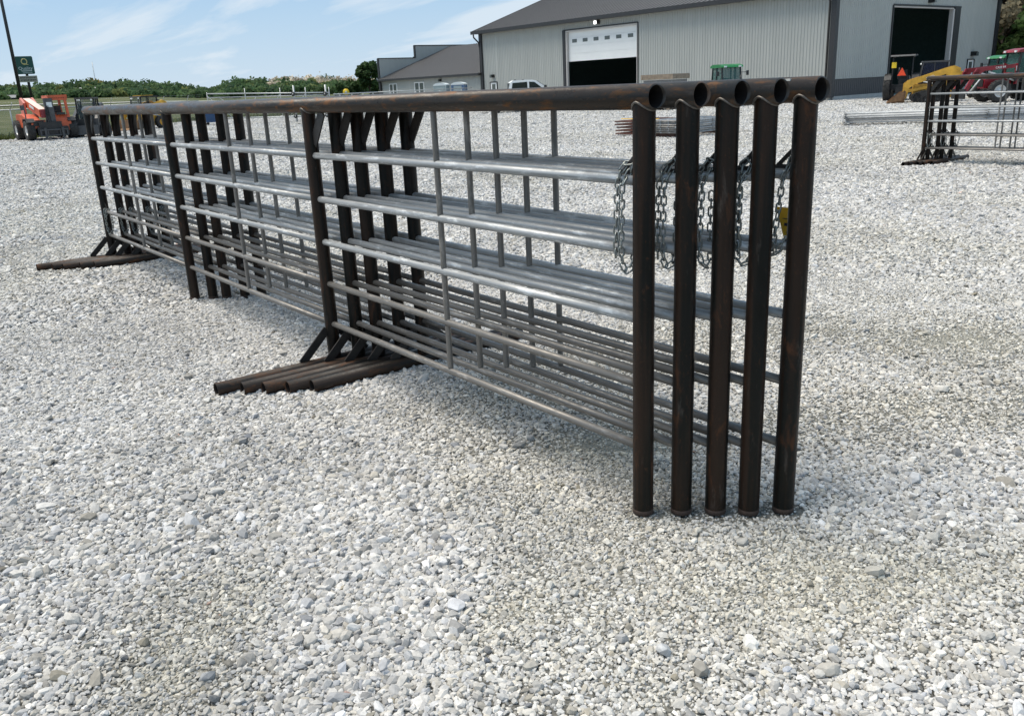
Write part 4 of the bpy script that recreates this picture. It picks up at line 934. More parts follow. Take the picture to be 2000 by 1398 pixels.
compact_loader('small yellow wheeled loader with dark cab and ochre roof parked by the fence', (15.3, 60.6, 0), math.radians(-155), 'yellow', 'black', 'clearglass', False, True, 'yellow', 'wheel_loader')

# ---- tractors
def tractor(label, loc, rz, paint='green', R=0.62, r=0.44, cab=True, roofc=None, scale=1.0, loader=False, rimf='yellow', canopy=False, name='tractor', letter=None):
    t = thing(name, label, 'tractor', loc, rz); t.scale = (scale,)*3
    for s_ in (-1, 1): wheel(t, (-0.85, 0.72*s_, R), R, 0.36, rimf, 18, s_, 0.52); wheel(t, (1.0, 0.66*s_, r), r, 0.27, rimf, 16, s_, 0.55)
    mb = MB(); mb.box((-0.1, 0, 0.68), (2.4, 0.4, 0.36)); mb.box((1.0, 0, r), (0.14, 1.1, 0.14)); mb.box((-0.85, 0, R), (0.26, 1.2, 0.26)); mb.box((-1.25, 0, 0.55), (0.3, 0.5, 0.3)); mb.build('chassis', 'black', t)
    mb = MB(); mb.prism([(0.3, 0.8), (0.25, 1.32), (1.2, 1.22), (1.5, 1.08), (1.55, 0.66), (0.6, 0.62)], 'y', -0.27, 0.27); mb.build('hood', paint, t)
    mb = MB(); mb.box((1.56, 0, 0.9), (0.03, 0.42, 0.32)); mb.tube((0.75, 0.31, 1.2), (0.75, 0.31, 1.75), 0.035, 10); mb.build('grille', 'black', t)
    for s_ in (-1, 1):
        mb = MB(); mb.prism([(-1.45, 1.12), (-1.3, 1.34), (-0.5, 1.36), (-0.28, 1.1), (-0.34, 1.05), (-0.55, 1.28), (-1.25, 1.26), (-1.4, 1.08)], 'y', 0.52*s_, 0.88*s_); mb.build('fender', paint if not canopy else 'black', t)
    if cab:
        mb = MB(); Z1 = 2.22
        for (x, xt) in ((0.28, 0.12), (-0.62, -0.62), (-1.32, -1.22)):
            for y in (-0.6, 0.6): mb.bar((x, y, 0.95), (xt, y*0.95, Z1), 0.07, 0.08, (0, 1, 0))
        mb.box((-0.5, 0, 1.0), (1.6, 1.1, 0.12)); c_ = mb.build('cab_frame', 'black', t)
        mb = MB(); mb.prism([(0.25, 1.05), (0.12, Z1), (-1.2, Z1), (-1.3, 1.05)], 'y', -0.575, 0.575); mb.build('cab_glass', 'cabglass', c_)
        mb = MB(); mb.prism([(0.34, 2.2), (0.26, 2.3), (-0.2, 2.38), (-1.1, 2.38), (-1.45, 2.28), (-1.42, 2.18)], 'y', -0.66, 0.66); mb.build('roof', roofc or paint, t)
        mb = MB(); mb.box((-0.85, 0, 1.35), (0.35, 0.42, 0.5)); mb.lathe([(0.17, 0), (0.19, 0.015), (0.17, 0.03)], (-0.15, 0, 1.55), 'z', 14); mb.build('seat', 'black', t)
        mb = MB(); mb.bar((0.2, 0.62, 1.9), (0.35, 0.9, 1.9), 0.03, 0.03); mb.box((0.36, 0.92, 1.85), (0.06, 0.14, 0.26)); mb.bar((0.2, -0.62, 1.9), (0.35, -0.9, 1.9), 0.03, 0.03); mb.box((0.36, -0.92, 1.85), (0.06, 0.14, 0.26)); mb.build('mirror', 'black', t)
        mb = MB(); mb.box((0.33, 0.45, 2.24), (0.06, 0.16, 0.09)); mb.box((0.33, -0.45, 2.24), (0.06, 0.16, 0.09)); mb.build('work_light', 'signwhite', t)
    if canopy:
        mb = MB()
        for y in (-0.5, 0.5): mb.bar((-1.1, y, 0.9), (-1.0, y, 2.3), 0.08, 0.06, (0, 1, 0)); mb.bar((-1.0, y, 2.28), (0.1, y, 2.3), 0.05, 0.05)
        mb.build('roll_bar', 'black', t)
        mb = MB(); mb.prism([(-1.5, 2.32), (-1.45, 2.4), (0.4, 2.42), (0.5, 2.34)], 'y', -0.62, 0.62); mb.build('canopy', 'greysteel', t)
        mb = MB(); mb.box((-0.75, 0, 1.2), (0.4, 0.5, 0.12)); mb.box((-0.95, 0, 1.42), (0.12, 0.48, 0.4)); mb.build('seat', 'black', t)
        mb = MB(); n = 0; mb.prism([(-0.22, 1.32), (0.22, 1.32), (0.0, 1.75)], 'x', -1.36, -1.35); mb.build('warning_triangle', 'smv', t)
        mb = MB(); mb.box((-1.3, 0.42, 1.88), (0.06, 0.24, 0.3)); mb.build('beacon', 'signyellow', t)
    if loader:
        for s_ in (-1, 1):
            y = 0.5*s_
            mb = MB(); mb.bar((0.15, y, 1.62), (2.05, y, 1.5), 0.1, 0.16); mb.bar((2.0, y, 1.53), (2.5, y, 0.55), 0.1, 0.18); mb.bar((0.2, y, 0.8), (0.2, y, 1.72), 0.1, 0.18, (0, 1, 0)); mb.prism([(1.7, 1.45), (2.2, 1.42), (2.2, 1.1)], 'y', y-.05, y+.05); a_ = mb.build('loader_arm', 'red', t)
            mb = MB(); mb.tube((0.25, y, 0.95), (1.5, y, 1.4), 0.04, 8); mb.tube((1.75, y+0.09*s_, 1.3), (2.4, y+0.09*s_, 0.45), 0.035, 8); mb.build('cylinder', 'rimgrey', a_)
            mb = MB(); mb.box((0.2, y+0.06*s_, 1.5), (0.16, 0.02, 0.22)); mb.build('decal', 'signwhite', a_)
            if letter and letter[1] == s_: text_part(letter[0], 0.13, 'signwhite', a_, (1.0, y+0.058*s_, 1.565), Matrix.Rotation(0 if s_ < 0 else PI, 3, 'Z') @ Matrix.Rotation(PI/2, 3, 'X') @ Matrix.Rotation(math.radians(-3.6 if s_ < 0 else 3.6), 3, 'Z'))
        mb = MB(); mb.box((2.55, 0, 0.45), (0.08, 1.2, 0.45)); mb.build('coupler', 'black', t)
    return t
tractor('green cab tractor beside the grey block stack, in front of the long shed wall', (40.75, 31.8, 0), math.radians(-118), 'green', scale=1.0, name='tractor')
tractor('green cab tractor behind the red tractor at the right edge', (47.9, 19.75, 0), math.radians(158), 'green', scale=0.9)
tractor('red tractor with front loader arms and pale front wheels at the right edge', (41.9, 16.35, 0), math.radians(142), 'red', R=0.78, r=0.52, scale=0.99, loader=True, rimf='rimgrey', letter=('CASE IH', 1))
tractor('dark small tractor with canopy and orange triangle in the gable doorway', (46.1, 24.0, 0), math.radians(24), 'greysteel', R=0.72, r=0.42, cab=False, canopy=True, rimf='greysteel')
tractor('dim green tractor parked inside the shed behind the half open white door', (52.6, 47.3, 0.06), math.radians(200), 'green')

# ---- white pickup
pk = thing('pickup_truck', 'white crew cab pickup truck behind the top rail, in front of the shed', 'truck', (36.1, 45.4, 0), math.radians(-33.5)); pk.scale = (1.12, 1.06, 1.06)
mb = MB(); mb.prism([(-2.9, 0.55), (-2.9, 1.32), (-0.9, 1.34), (1.25, 1.30), (2.75, 1.18), (2.9, 0.95), (2.9, 0.5)], 'y', -0.96, 0.96); mb.build('body', 'whitepaint', pk)
mb = MB(); mb.prism([(-1.05, 1.32), (-0.95, 1.80), (-0.75, 1.93), (0.35, 1.94), (0.62, 1.88), (1.45, 1.30)], 'y', -0.80, 0.80); cb = mb.build('cab', 'whitepaint', pk)
mb = MB()
for s_ in (-1, 1):
    y = 0.805*s_; mb.prism([(-0.86, 1.37), (-0.8, 1.78), (0.08, 1.82), (0.1, 1.37)], 'y', y, y+0.006*s_); mb.prism([(0.2, 1.37), (0.2, 1.82), (0.52, 1.79), (1.05, 1.37)], 'y', y, y+0.006*s_)
mb.build('window', 'carglass', cb)
mb = MB(); mb.prism([(-0.7, 1.38), (0.7, 1.38), (0.66, 1.78), (-0.66, 1.78)], 'x', -1.04, -0.93); mb.build('rear_window', 'carglass', cb)
mb = MB(); mb.bar((1.49, 0, 1.30), (0.68, 0, 1.87), 1.4, 0.01); mb.build('windscreen', 'carglass', cb)
mb = MB(); mb.box((1.15, -1.05, 1.45), (0.14, 0.22, 0.26)); mb.box((1.15, 1.05, 1.45), (0.14, 0.22, 0.26)); mb.build('mirror', 'black', pk)
mb = MB(); mb.box((-0.55, 0.3, 1.965), (0.1, 0.14, 0.05)); mb.box((-0.1, 0.0, 1.965), (0.1, 0.14, 0.05)); mb.build('roof_light', 'greysteel', cb)
mb = MB(); mb.box((-2.0, 0, 1.2), (1.75, 1.6, 0.3)); mb.build('bed', 'black', pk)
for (x, y) in ((1.85, 0.82), (1.85, -0.82), (-1.85, 0.82), (-1.85, -0.82)): wheel(pk, (x, y, 0.4), 0.4, 0.27, 'rimgrey', 22, 1 if y > 0 else -1, 0.6)
mb = MB(); mb.box((2.92, 0, 0.6), (0.1, 1.9, 0.2)); mb.box((-2.92, 0, 0.6), (0.1, 1.9, 0.2)); mb.build('bumper', 'rimgrey', pk)
mb = MB(); mb.box((2.86, 0.72, 0.98), (0.1, 0.34, 0.2)); mb.box((2.86, -0.72, 0.98), (0.1, 0.34, 0.2)); mb.build('headlight', 'signwhite', pk)

# ---- grey block stack with timber frame on top
bs = thing('block_stack', 'grey box stack capped with a weathered timber frame, against the long shed wall', 'stack', (36.9, 33.4, -0.0), math.radians(14)); bs.scale = (0.97, 0.97, 0.93)
mb = MB()
for k in range(3): mb.box((0, 0, 0.12+0.56*k+0.28), (1.9, 1.9, 0.54))
mb.build('block', 'block', bs)
mb = MB()
for (c, d) in (((0, 1.0, 1.97), (2.15, 0.12, 0.3)), ((0, -1.0, 1.97), (2.15, 0.12, 0.3)), ((1.0, 0, 1.97), (0.12, 1.88, 0.3)), ((-1.0, 0, 1.97), (0.12, 1.88, 0.3))): mb.box(c, d)
for k in range(4): mb.box((-0.6+0.4*k, 0, 1.86), (0.14, 1.88, 0.06))
mb.build('timber_frame', 'timber', bs)
mb = MB(); mb.box((0, 0.7, 0.06), (1.9, 0.2, 0.12)); mb.box((0, -0.7, 0.06), (1.9, 0.2, 0.12)); mb.build('runner', 'timber', bs)
# ---- portable toilets
def toilet(label, loc, rz, c):
    t = thing('portable_toilet', label, 'portable toilet', loc, rz)
    mb = MB(); mb.box((0, 0, 1.02), (1.1, 1.1, 1.96)); 
    for x in (-0.54, 0.54):
        for y in (-0.54, 0.54): mb.box((x, y, 1.02), (0.1, 0.1, 1.98))
    mb.build('cabin', c, t)
    mb = MB(); mb.prism([(-0.6, 2.0), (-0.6, 2.08), (-0.35, 2.2), (0, 2.24), (0.35, 2.2), (0.6, 2.08), (0.6, 2.0)], 'x', -0.6, 0.6); mb.build('roof', 'signwhite', t)
    mb = MB(); mb.box((-0.56, 0, 1.02), (0.04, 0.72, 1.8)); d_ = mb.build('door', 'greybox', t); mb = MB(); mb.box((-0.59, 0, 1.35), (0.01, 0.3, 0.34)); mb.build('notice', 'signwhite', d_)
    mb = MB(); mb.box((0, 0, 0.05), (1.15, 1.15, 0.1)); mb.build('skid', 'black', t)
toilet('grey portable toilet with white roof, standing left of the blue one', (42.3, 64.9, 0), math.radians(40), 'greybox')
toilet('blue portable toilet with white roof beside the office wall', (43.35, 63.65, 0), math.radians(40), 'bluebox')
# ---- blue wheeled bin trailer
bb = thing('wheeled_bin', 'dark blue wheeled bin standing on the gravel, seen between the panel posts', 'bin', (19.6, 59.5, 0), math.radians(-30))
mb = MB(); mb.prism([(-0.68, 0.22), (-0.8, 1.2), (0.8, 1.2), (0.68, 0.22)], 'y', -0.6, 0.6); mb.build('tub', 'blue', bb)
mb = MB(); mb.box((0, 0, 1.23), (1.7, 1.28, 0.06)); mb.build('lid', 'blue', bb)
mb = MB()
for x in (-0.6, 0.6):
    for y in (-0.5, 0.5): mb.lathe([(0.001, -0.03), (0.1, -0.03), (0.1, 0.03), (0.001, 0.03)], (x, y, 0.1), 'y', 14); mb.box((x, y, 0.19), (0.1, 0.1, 0.08))
mb.build('caster', 'black', bb)

M['dullgalv'] = galv_material('dull_galvanised_tube', (0.24, 0.25, 0.26), (0.40, 0.42, 0.43), 0.4, 0.55)
M['darktimber'] = simple('dark_timber', (0.055, 0.03, 0.025), 0.8, 0, 0.3, 6)
# ------------------------------------------------------------------ stacks of flat panels
def flat_panel(L, Wd, mat, postmat, n=5, bracket=False):
    t = thing('flat_panel', '', 'panel')
    for k in range(n):
        y = -Wd/2+Wd*k/(n-1); mb = MB(); mb.tube((-L/2, y, 0.022), (L/2, y, 0.022), 0.021, 10); mb.build('rail', mat, t)
    for x in (-L/2+0.03, L/2-0.03, 0):
        mb = MB(); mb.tube((x, -Wd/2-0.03, 0.022), (x, Wd/2+0.03, 0.022), 0.0235, 10); mb.build('post', postmat, t)
    if bracket:
        mb = MB()
        for y in (-Wd/2+.15, Wd/2-.15): mb.box((-L/2-0.05, y, 0.025), (0.12, 0.06, 0.035)); mb.box((L/2+0.05, y, 0.025), (0.12, 0.06, 0.035))
        mb.build('hinge_bracket', 'greysteel', t)
    return t
def stack(n, loc, rz, L, Wd, mat, postmat, z0, dz, what, group, nr=5, bracket=False, jit=0.04):
    base = None; R3 = Matrix.Rotation(rz, 3, 'Z')
    for k in range(n):
        if base is None: base = flat_panel(L, Wd, mat, postmat, nr, bracket); o = base
        else: o = copy_tree(base)
        off_ = R3 @ Vector((random.uniform(-jit, jit), random.uniform(-jit, jit), 0))
        o.location = (loc[0]+off_.x, loc[1]+off_.y, z0+dz*k); o.rotation_euler = (0, 0, rz+random.uniform(-.004, .004))
        w = 'topmost' if k == n-1 else ('bottom' if k == 0 else ['second', 'third', 'fourth', 'fifth', 'sixth', 'seventh'][k-1]+' from the bottom')
        tag(o, '%s, %s of its stack' % (what, w), 'panel', group)
def blocking(name, label, loc, rz, d, group=None):
    mb = MB(); mb.box((0, 0, d[2]/2), d); o = mb.build(name, 'darktimber', None, label=label, cat='timber', group=group); o.location = loc; o.rotation_euler = (0, 0, rz)
a1 = math.atan2(16.8-16.45, 21.02-18.03)
a_st = math.radians(0)
stack(5, (19.5, 18.05), a_st+0.02, 2.1, 1.6, 'rusttube', 'rusttube', 0.05, 0.095, 'red rusty tube panel lying flat', 'rusty panels stacked flat behind the near posts', 5, False, 0.05)
stack(7, (19.33, 16.35), a_st+0.05, 2.65, 1.6, 'dullgalv', 'bare', 0.13, 0.058, 'galvanised tube panel lying flat', 'galvanised panels stacked flat behind the near posts', 6, True, 0.03)
for k, x in enumerate((-1.0, 0.9)): blocking('timber_block', ['left', 'right'][k]+' timber under the galvanised panel stack', (19.33+x, 16.35, 0.0), 0.05+PI/2, (1.7, 0.14, 0.12), 'timbers under the galvanised stack')
mb = MB(); mb.box((0, 0, 0), (0.08, 1.66, 0.02)); mb.box((0, -0.83, -0.24), (0.08, 0.015, 0.46)); o = mb.build('strap', 'tag', None, label='yellow strap tied over the end of the red rusty panel stack', cat='strap'); o.location = (18.8, 18.05, 0.52)
p0 = Vector((23.9, 14.2, 0)); p1 = Vector((27.2, 9.3, 0)); dd = (p1-p0).normalized(); ang = math.atan2(dd.y, dd.x)
cen = p0+dd*4.65+Vector((-dd.y, dd.x, 0))*0.2
stack(5, (cen.x+0.2, cen.y+0.3), ang, 8.4, 0.9, 'dullgalv', 'bare', 0.08, 0.068, 'long grey tube panel lying flat', 'long panels stacked flat beyond the right row', 5, False, 0.06)
for k, u in enumerate((3.6, 4.1)): q = p0+dd*u+Vector((-dd.y, dd.x, 0))*0.2; blocking('timber_block', ['left dark', 'right dark'][k]+' timber under the long panel stack', (q.x+.2, q.y+.3, 0.0), ang+PI/2, (1.3, 0.2, 0.07), 'timbers under the long stack')
mb = MB(); mb.box((0, 0, 0), (0.22, 0.012, 0.2)); o = mb.build('sale_tag', 'tag', None, label='small yellow tag on the long grey panel stack at the right edge', cat='tag'); q = p0+dd*6.3; o.location = (q.x-.15, q.y-.1, 0.4); o.rotation_euler = (0, 0, ang)

# ------------------------------------------------------------------ fences and gate
def chain_fence(label, pts, htop, npost, arms=True, armdir=(0, 0), group=None):
    t = thing('chain_link_fence', label, 'fence')
    P = [Vector(p) for p in pts]
    for a, b2, n_ in zip(P[:-1], P[1:], npost):
        L_ = (b2-a).length; d = (b2-a).normalized(); nrm = Vector((d.y, -d.x, 0))
        mb = MB(); mb.tube(a+Vector((0, 0, htop)), b2+Vector((0, 0, htop)), 0.035, 8); mb.build('rail', 'fencesteel', t)
        mb = MB(); mb.quad(a+Vector((0, 0, 0.02)), b2+Vector((0, 0, 0.02)), b2+Vector((0, 0, htop-0.02)), a+Vector((0, 0, htop-0.02))); mb.build('chain_link', 'mesh', t)
        for k in range(n_):
            p = a.lerp(b2, (k+0.5)/n_); mb = MB(); mb.tube(p, p+Vector((0, 0, htop+0.03)), 0.038, 8)
            if arms: mb.tube(p+Vector((0, 0, htop)), p+Vector((0, 0, htop+0.42))+nrm*0.34, 0.02, 6)
            mb.build('post', 'fencesteel', t)
        if arms:
            for q in (0.3, 0.65, 1.0):
                mb = MB(); off_ = nrm*0.34*q+Vector((0, 0, htop+0.42*q)); mb.tube(a+off_, b2+off_, 0.004, 4); mb.build('barbed_wire', 'fencesteel', t)
    return t
chain_fence('long chain link fence with angled wire arms along the field, left of the sliding gate', [(-34, 57.6, 0), (5.9, 58.3, 0), (12.5, 61.4, 0), (19.9, 63.2, 0)], 1.66, (12, 3, 4))
chain_fence('plain chain link fence running from the gate to the office', [(25.4, 52.6, 0), (33.0, 60.0, 0), (44.0, 62.6, 0)], 1.7, (4, 4), arms=False)
gt = thing('sliding_gate', 'long cantilever sliding gate of pale tubes with black rollers and short wire arms', 'gate')
GA = Vector((20.2, 62.1, 0)); GB = Vector((24.76, 51.95, 0)); gd = (GB-GA).normalized(); GLn = (GB-GA).length
def gpnt(u, z): return GA+gd*(u*GLn)+Vector((0, 0, z))
mb = MB(); mb.tube(gpnt(0, 2.12), gpnt(1, 1.82), 0.04, 8); mb.tube(gpnt(0, 1.85), gpnt(1, 1.68), 0.03, 8); mb.tube(gpnt(0, 0.42), gpnt(1, 0.34), 0.045, 8)
mb.build('beam', 'fencesteel', gt)
for u in (0, 0.33, 0.62, 0.82, 1.0):
    mb = MB(); zt = 2.12-0.3*u; mb.tube(gpnt(u, 0.4-.06*u), gpnt(u, zt+(0.35 if u > 0 else 0.1)), 0.03, 8); mb.build('upright', 'fencesteel', gt)
for (u0, z0, u1, z1) in ((0.0, 1.95, 0.2, 0.42), (0.1, 1.85, 0.24, 1.0), (0.62, 1.9, 0.48, 0.42), (0.82, 1.85, 0.68, 0.4), (1.0, 1.8, 0.86, 0.38), (0.33, 0.42, 0.42, 1.8)):
    mb = MB(); mb.tube(gpnt(u0, z0), gpnt(u1, z1), 0.024, 6); mb.build('brace', 'fencesteel', gt)
mb = MB(); mb.quad(gpnt(0, 0.45), gpnt(1, 0.4), gpnt(1, 1.66), gpnt(0, 1.83)); mb.build('chain_link', 'mesh', gt)
gn = Vector((gd.y, -gd.x, 0)); gn = -gn if gn.y > 0 else gn
for k, (u, lab) in enumerate(((0.74, 'roller post in the middle of the sliding gate'), (0.985, 'roller post at the right end of the sliding gate'))):
    rp_ = thing('roller_post', 'pale '+lab, 'post', tuple(gpnt(u, 0)+gn*0.14), math.atan2(gn.y, gn.x), 'gate roller posts')
    mb = MB(); mb.tube((0, 0, 0), (0, 0, 2.55-0.22*u), 0.06, 10); mb.build('post', 'fencesteel', rp_)
    for z in (2.0-0.3*u+.05, 0.4):
        mb = MB(); mb.lathe([(0.03, 0.06), (0.14, 0.06), (0.14, 0.13), (0.03, 0.13)], (0, 0, z), 'x', 18); w_ = mb.build('roller', 'black', rp_); mb = MB(); mb.lathe([(0.001, 0.14), (0.045, 0.14), (0.045, 0.06)], (0, 0, z), 'x', 12); mb.build('hub', 'fencesteel', w_)

# ------------------------------------------------------------------ poles and signs
pl = thing('light_pole', 'tall slender black pole rising out of the picture at the left edge', 'pole', (10.4, 74.8, 0))
mb = MB(); mb.tube((0, 0, 0.2), (0, 0, 13.5), 0.135, 12, r2=0.10); mb.build('shaft', 'black', pl); mb = MB(); mb.lathe([(0.001, 0.25), (0.2, 0.22), (0.26, 0)], (0, 0, 0), 'z', 16); mb.build('base', 'black', pl)
mb = MB(); mb.bar((0, 0, 13.3), (1.2, -.5, 13.5), 0.08, 0.08); mb.box((1.3, -.55, 13.5), (0.7, 0.3, 0.12)); mb.build('lamp_head', 'black', pl)
sg_ = thing('hotel_sign', 'dark green hotel pylon sign with a gold Q over a beige letter board', 'sign', (28.45, 174.5, 0), math.radians(-9.5))
zt0 = float(terrain(np.array(28.45), np.array(174.5)))
mb = MB(); mb.tube((0.1, 0.0, zt0-0.3), (0.1, 0, 10.2), 0.22, 12); mb.build('post', 'black', sg_)
mb = MB(); b_ = [(-1.42, 7.45), (-1.27, 7.3), (1.27, 7.3), (1.42, 7.45), (1.42, 10.1), (1.27, 10.25), (-1.27, 10.25), (-1.42, 10.1)]; mb.prism(b_, 'y', -0.55, -0.25); panel_ = mb.build('sign_face', 'signgreen', sg_)
RX = Matrix.Rotation(PI/2, 3, 'X')
text_part('Quality', 0.74, 'signwhite', panel_, Vector((0.05, -0.57, 8.25)), RX)
mb = MB(); ring = [(0.05+0.42*math.cos(a), -0.57, 9.36+0.46*math.sin(a)) for a in np.linspace(0, 2*PI, 28, endpoint=False)]; mb.path(ring, 0.085, 6, True); mb.path([(-0.25, -0.6, 8.98), (0.05, -0.6, 9.06), (0.32, -0.6, 8.9), (0.62, -0.6, 8.86)], 0.06, 6); mb.build('emblem', 'signgold', panel_)
mb = MB(); mb.box((0.2, -0.56, 7.82), (1.6, 0.03, 0.11)); mb.box((0.25, -0.56, 7.5), (1.5, 0.03, 0.07)); mb.build('small_print', 'signwhite', panel_)
mb = MB(); mb.box((0.15, -0.42, 6.5), (2.9, 0.3, 1.05)); rbd = mb.build('letter_board', 'board', sg_)
mb = MB(); random.seed(3)
for row, z in enumerate((6.72, 6.32)):
    x = -1.05
    while x < 1.35:
        w = random.uniform(0.1, 0.2); mb.box((x+w/2, -0.585, z), (w*0.75, 0.02, 0.26)); x += w+0.07
mb.build('letters', 'ink', rbd)
ys = thing('warning_sign', 'small round yellow sign on a thin post before the far trees', 'sign', (51.9, 101.4, 0), math.radians(-27))
mb = MB(); mb.tube((0, 0, -0.1), (0, 0, 2.1), 0.03, 8); mb.build('post', 'fencesteel', ys); mb = MB(); mb.lathe([(0.001, -0.05), (0.42, -0.05), (0.42, -0.03), (0.001, -0.03)], (0, 0, 1.85), 'y', 24); mb.build('face', 'signyellow', ys)
mb = MB(); mb.lathe([(0.001, -0.06), (0.14, -0.06), (0.14, -0.05)], (0, 0, 1.85), 'y', 14); mb.build('symbol', 'signwhite', ys)
mast = thing('radio_mast', 'very thin lattice radio mast far behind the left ridge', 'mast', (185.6, 790.6, 0))
mb = MB(); 
for k in range(3): a = k*2*PI/3; mb.tube((0.5*math.cos(a), 0.5*math.sin(a), 0), (0.25*math.cos(a), 0.25*math.sin(a), 35), 0.09, 5)
for k in range(24):
    a = k*2*PI/3; b2 = (k+1)*2*PI/3; mb.tube((0.45*math.cos(a), 0.45*math.sin(a), 1.4*k), (0.45*math.cos(b2), 0.45*math.sin(b2), 1.4*k+1.4), 0.05, 4)
mb.build('lattice', 'fencesteel', mast)
hs = thing('hillside_house', 'small tan house with pale low roof among the trees on the ridge', 'house', (81.5, 371.0, 4.9), math.radians(-12))
mb = MB(); mb.box((0, 0, 1.1), (7.4, 6, 2.6)); mb.box((4.6, 0.5, 0.7), (2.2, 4, 1.8)); mb.build('wall', 'housewall', hs)
mb = MB(); mb.prism([(-3.6, 2.4), (0, 3.3), (3.6, 2.4), (3.6, 2.25), (-3.6, 2.25)], 'x', -4.4, 4.4); mb.build('roof', 'road', hs)
mb = MB()
for x in (-2.6, -0.9, 1.8): mb.box((x, -3.02, 1.2), (1.0, 0.06, 1.1))
mb.build('window', 'black', hs)
fb = thing('farm_shed', 'long low grey building far across the field at the left edge', 'building', (35.5, 306, 3.0), math.radians(-8))
mb = MB(); mb.box((0, 0, 0.8), (24, 8, 2.0)); mb.build('wall', 'greysteel', fb); mb = MB(); mb.prism([(-4.4, 1.75), (0, 2.6), (4.4, 1.75), (4.4, 1.6), (-4.4, 1.6)], 'x', -12.4, 12.4); mb.build('roof', 'block', fb)

# ------------------------------------------------------------------ trees
def leaf_cloud(centres, radii, per, size, tints, squash=0.8, seed=1):
    """leaf-sized quads gathered in clumps; returns verts, faces, colours"""
    g = np.random.default_rng(seed); V = []; C_ = []
    for (c, r, t) in zip(centres, radii, tints):
        n_ = per; d = g.normal(size=(n_, 3)); d /= np.linalg.norm(d, axis=1)[:, None]; rr = r*(0.55+0.45*g.random(n_)**0.5)*(1+0.18*g.normal(size=n_))
        p = np.array(c)+d*rr[:, None]*np.array([1, 1, squash])
        nrm = d+0.7*g.normal(size=(n_, 3)); nrm /= np.linalg.norm(nrm, axis=1)[:, None]
        a = np.cross(nrm, g.normal(size=(n_, 3))); a /= np.linalg.norm(a, axis=1)[:, None]; b2 = np.cross(nrm, a)
        s_ = size*g.uniform(0.6, 1.3, n_)[:, None]
        q = np.stack([p-a*s_-b2*s_*0.7, p+a*s_*0.4-b2*s_, p+a*s_+b2*s_*0.6, p-a*s_*0.5+b2*s_], 1); V.append(q.reshape(-1, 3))
        col_ = np.array(t)*g.uniform(0.82, 1.2, n_)[:, None]; C_.append(np.repeat(np.concatenate([col_, np.ones((n_, 1))], 1), 4, 0))
    V = np.concatenate(V); C_ = np.concatenate(C_); F_q = np.arange(len(V)).reshape(-1, 4); return V, F_q, C_
def tree(label, loc, H, R, tintf, seed, group=None, clumps=34, per=170, leaf=0.22, trunkh=0.3, name='tree'):
    g = np.random.default_rng(seed); t = thing(name, label, 'tree', loc, 0, group)
    mb = MB(); tips = []
    mb.path([(0, 0, -0.3), (0.05, 0.02, H*0.18), (0.0, 0.1, H*0.4), (0.1, 0.0, H*0.62), (0.1, 0.0, H*0.8)], 0.2, 10, False, [H*0.032, H*0.026, H*0.02, H*0.012, H*0.005])
    cs = []; rr = []; tt = []
    for k in range(clumps):
        u = g.random(); z = H*(trunkh+(0.93-trunkh)*u); pr = R*math.sin(PI*min(1, 0.16+0.80*u))**0.6
        a = g.uniform(0, 2*PI); q = pr*math.sqrt(g.uniform(0.12, 1)); c = (q*math.cos(a), q*math.sin(a), z); cs.append(c); rr.append(R*g.uniform(0.20, 0.36)); tt.append(tintf(c, g))
        if k % 3 == 0: z0 = min(z*0.75, H*0.6); mb.path([(0.05, 0.03, z0*0.8), (c[0]*0.5, c[1]*0.5, z0*0.8+(z-z0*0.8)*0.6), c], 0.05, 6, False, [H*0.011, H*0.006, H*0.002])
    mb.build('trunk', 'bark', t)
    V, Fq, C_ = leaf_cloud(cs, rr, per, leaf, tt, 0.8, seed); me = npmesh('crown', V, Fq, M['leaf'], False, {'tint': ('FLOAT_COLOR', 'POINT', C_)})
    o = bpy.data.objects.new('crown', me); COL.objects.link(o); o.parent = t; return t
GRN = (0.065, 0.115, 0.034); DKG = (0.055, 0.10, 0.035); YEL = (0.13, 0.15, 0.03); TAN = (0.26, 0.23, 0.155)
def tg_(base): return lambda c, g: tuple(np.array(base)*g.uniform(0.7, 1.3))
def tan_top(H, fr=0.45): return lambda c, g: tuple(np.array(TAN if (c[2] > H*fr and g.random() < 0.72) else GRN)*g.uniform(0.75, 1.25))
tree('rounded dark green tree with a hooked crown beside the office parapet', (69.6, 126.9, -0.1), 6.7, 2.3, tg_(DKG), 5, clumps=26, per=200, leaf=0.2, trunkh=0.1)
tree('shorter dark green tree left of the rounded tree by the office', (66.8, 129.0, -0.1), 3.9, 2.3, tg_(DKG), 6, clumps=20, per=160, leaf=0.2, trunkh=0.1)
tree('bare twiggy treetop showing behind the stepped parapet', (63.5, 101.0, -0.1), 7.1, 1.8, tg_((0.07, 0.07, 0.05)), 9, clumps=16, per=26, leaf=0.1, trunkh=0.4)
tree('tan blossoming tree with yellow green lower leaves right behind the shed corner', (75.5, 31.6, -0.1), 9.6, 4.2, lambda c, g: tuple(np.array(TAN if c[2] > 4.6 else (YEL if g.random() < .45 else DKG))*g.uniform(0.75, 1.2)), 12, clumps=60, per=260, leaf=0.17, trunkh=0.12)
tree('tall tan blossoming tree at the right edge', (80.5, 31.0, -0.1), 12.4, 5.0, tan_top(12.4, 0.45), 13, clumps=70, per=260, leaf=0.18, trunkh=0.12)
tree('dark green tree under the tall tan blossoming tree at the right edge', (72.0, 26.0, -0.1), 6.0, 3.6, tg_(GRN), 14, clumps=40, per=240, leaf=0.17, trunkh=0.1)
tree('broad green tree beyond the right edge of the shed', (84.0, 22.5, -0.1), 10.5, 5.0, tg_(GRN), 15, clumps=50, per=220, leaf=0.2, trunkh=0.15)
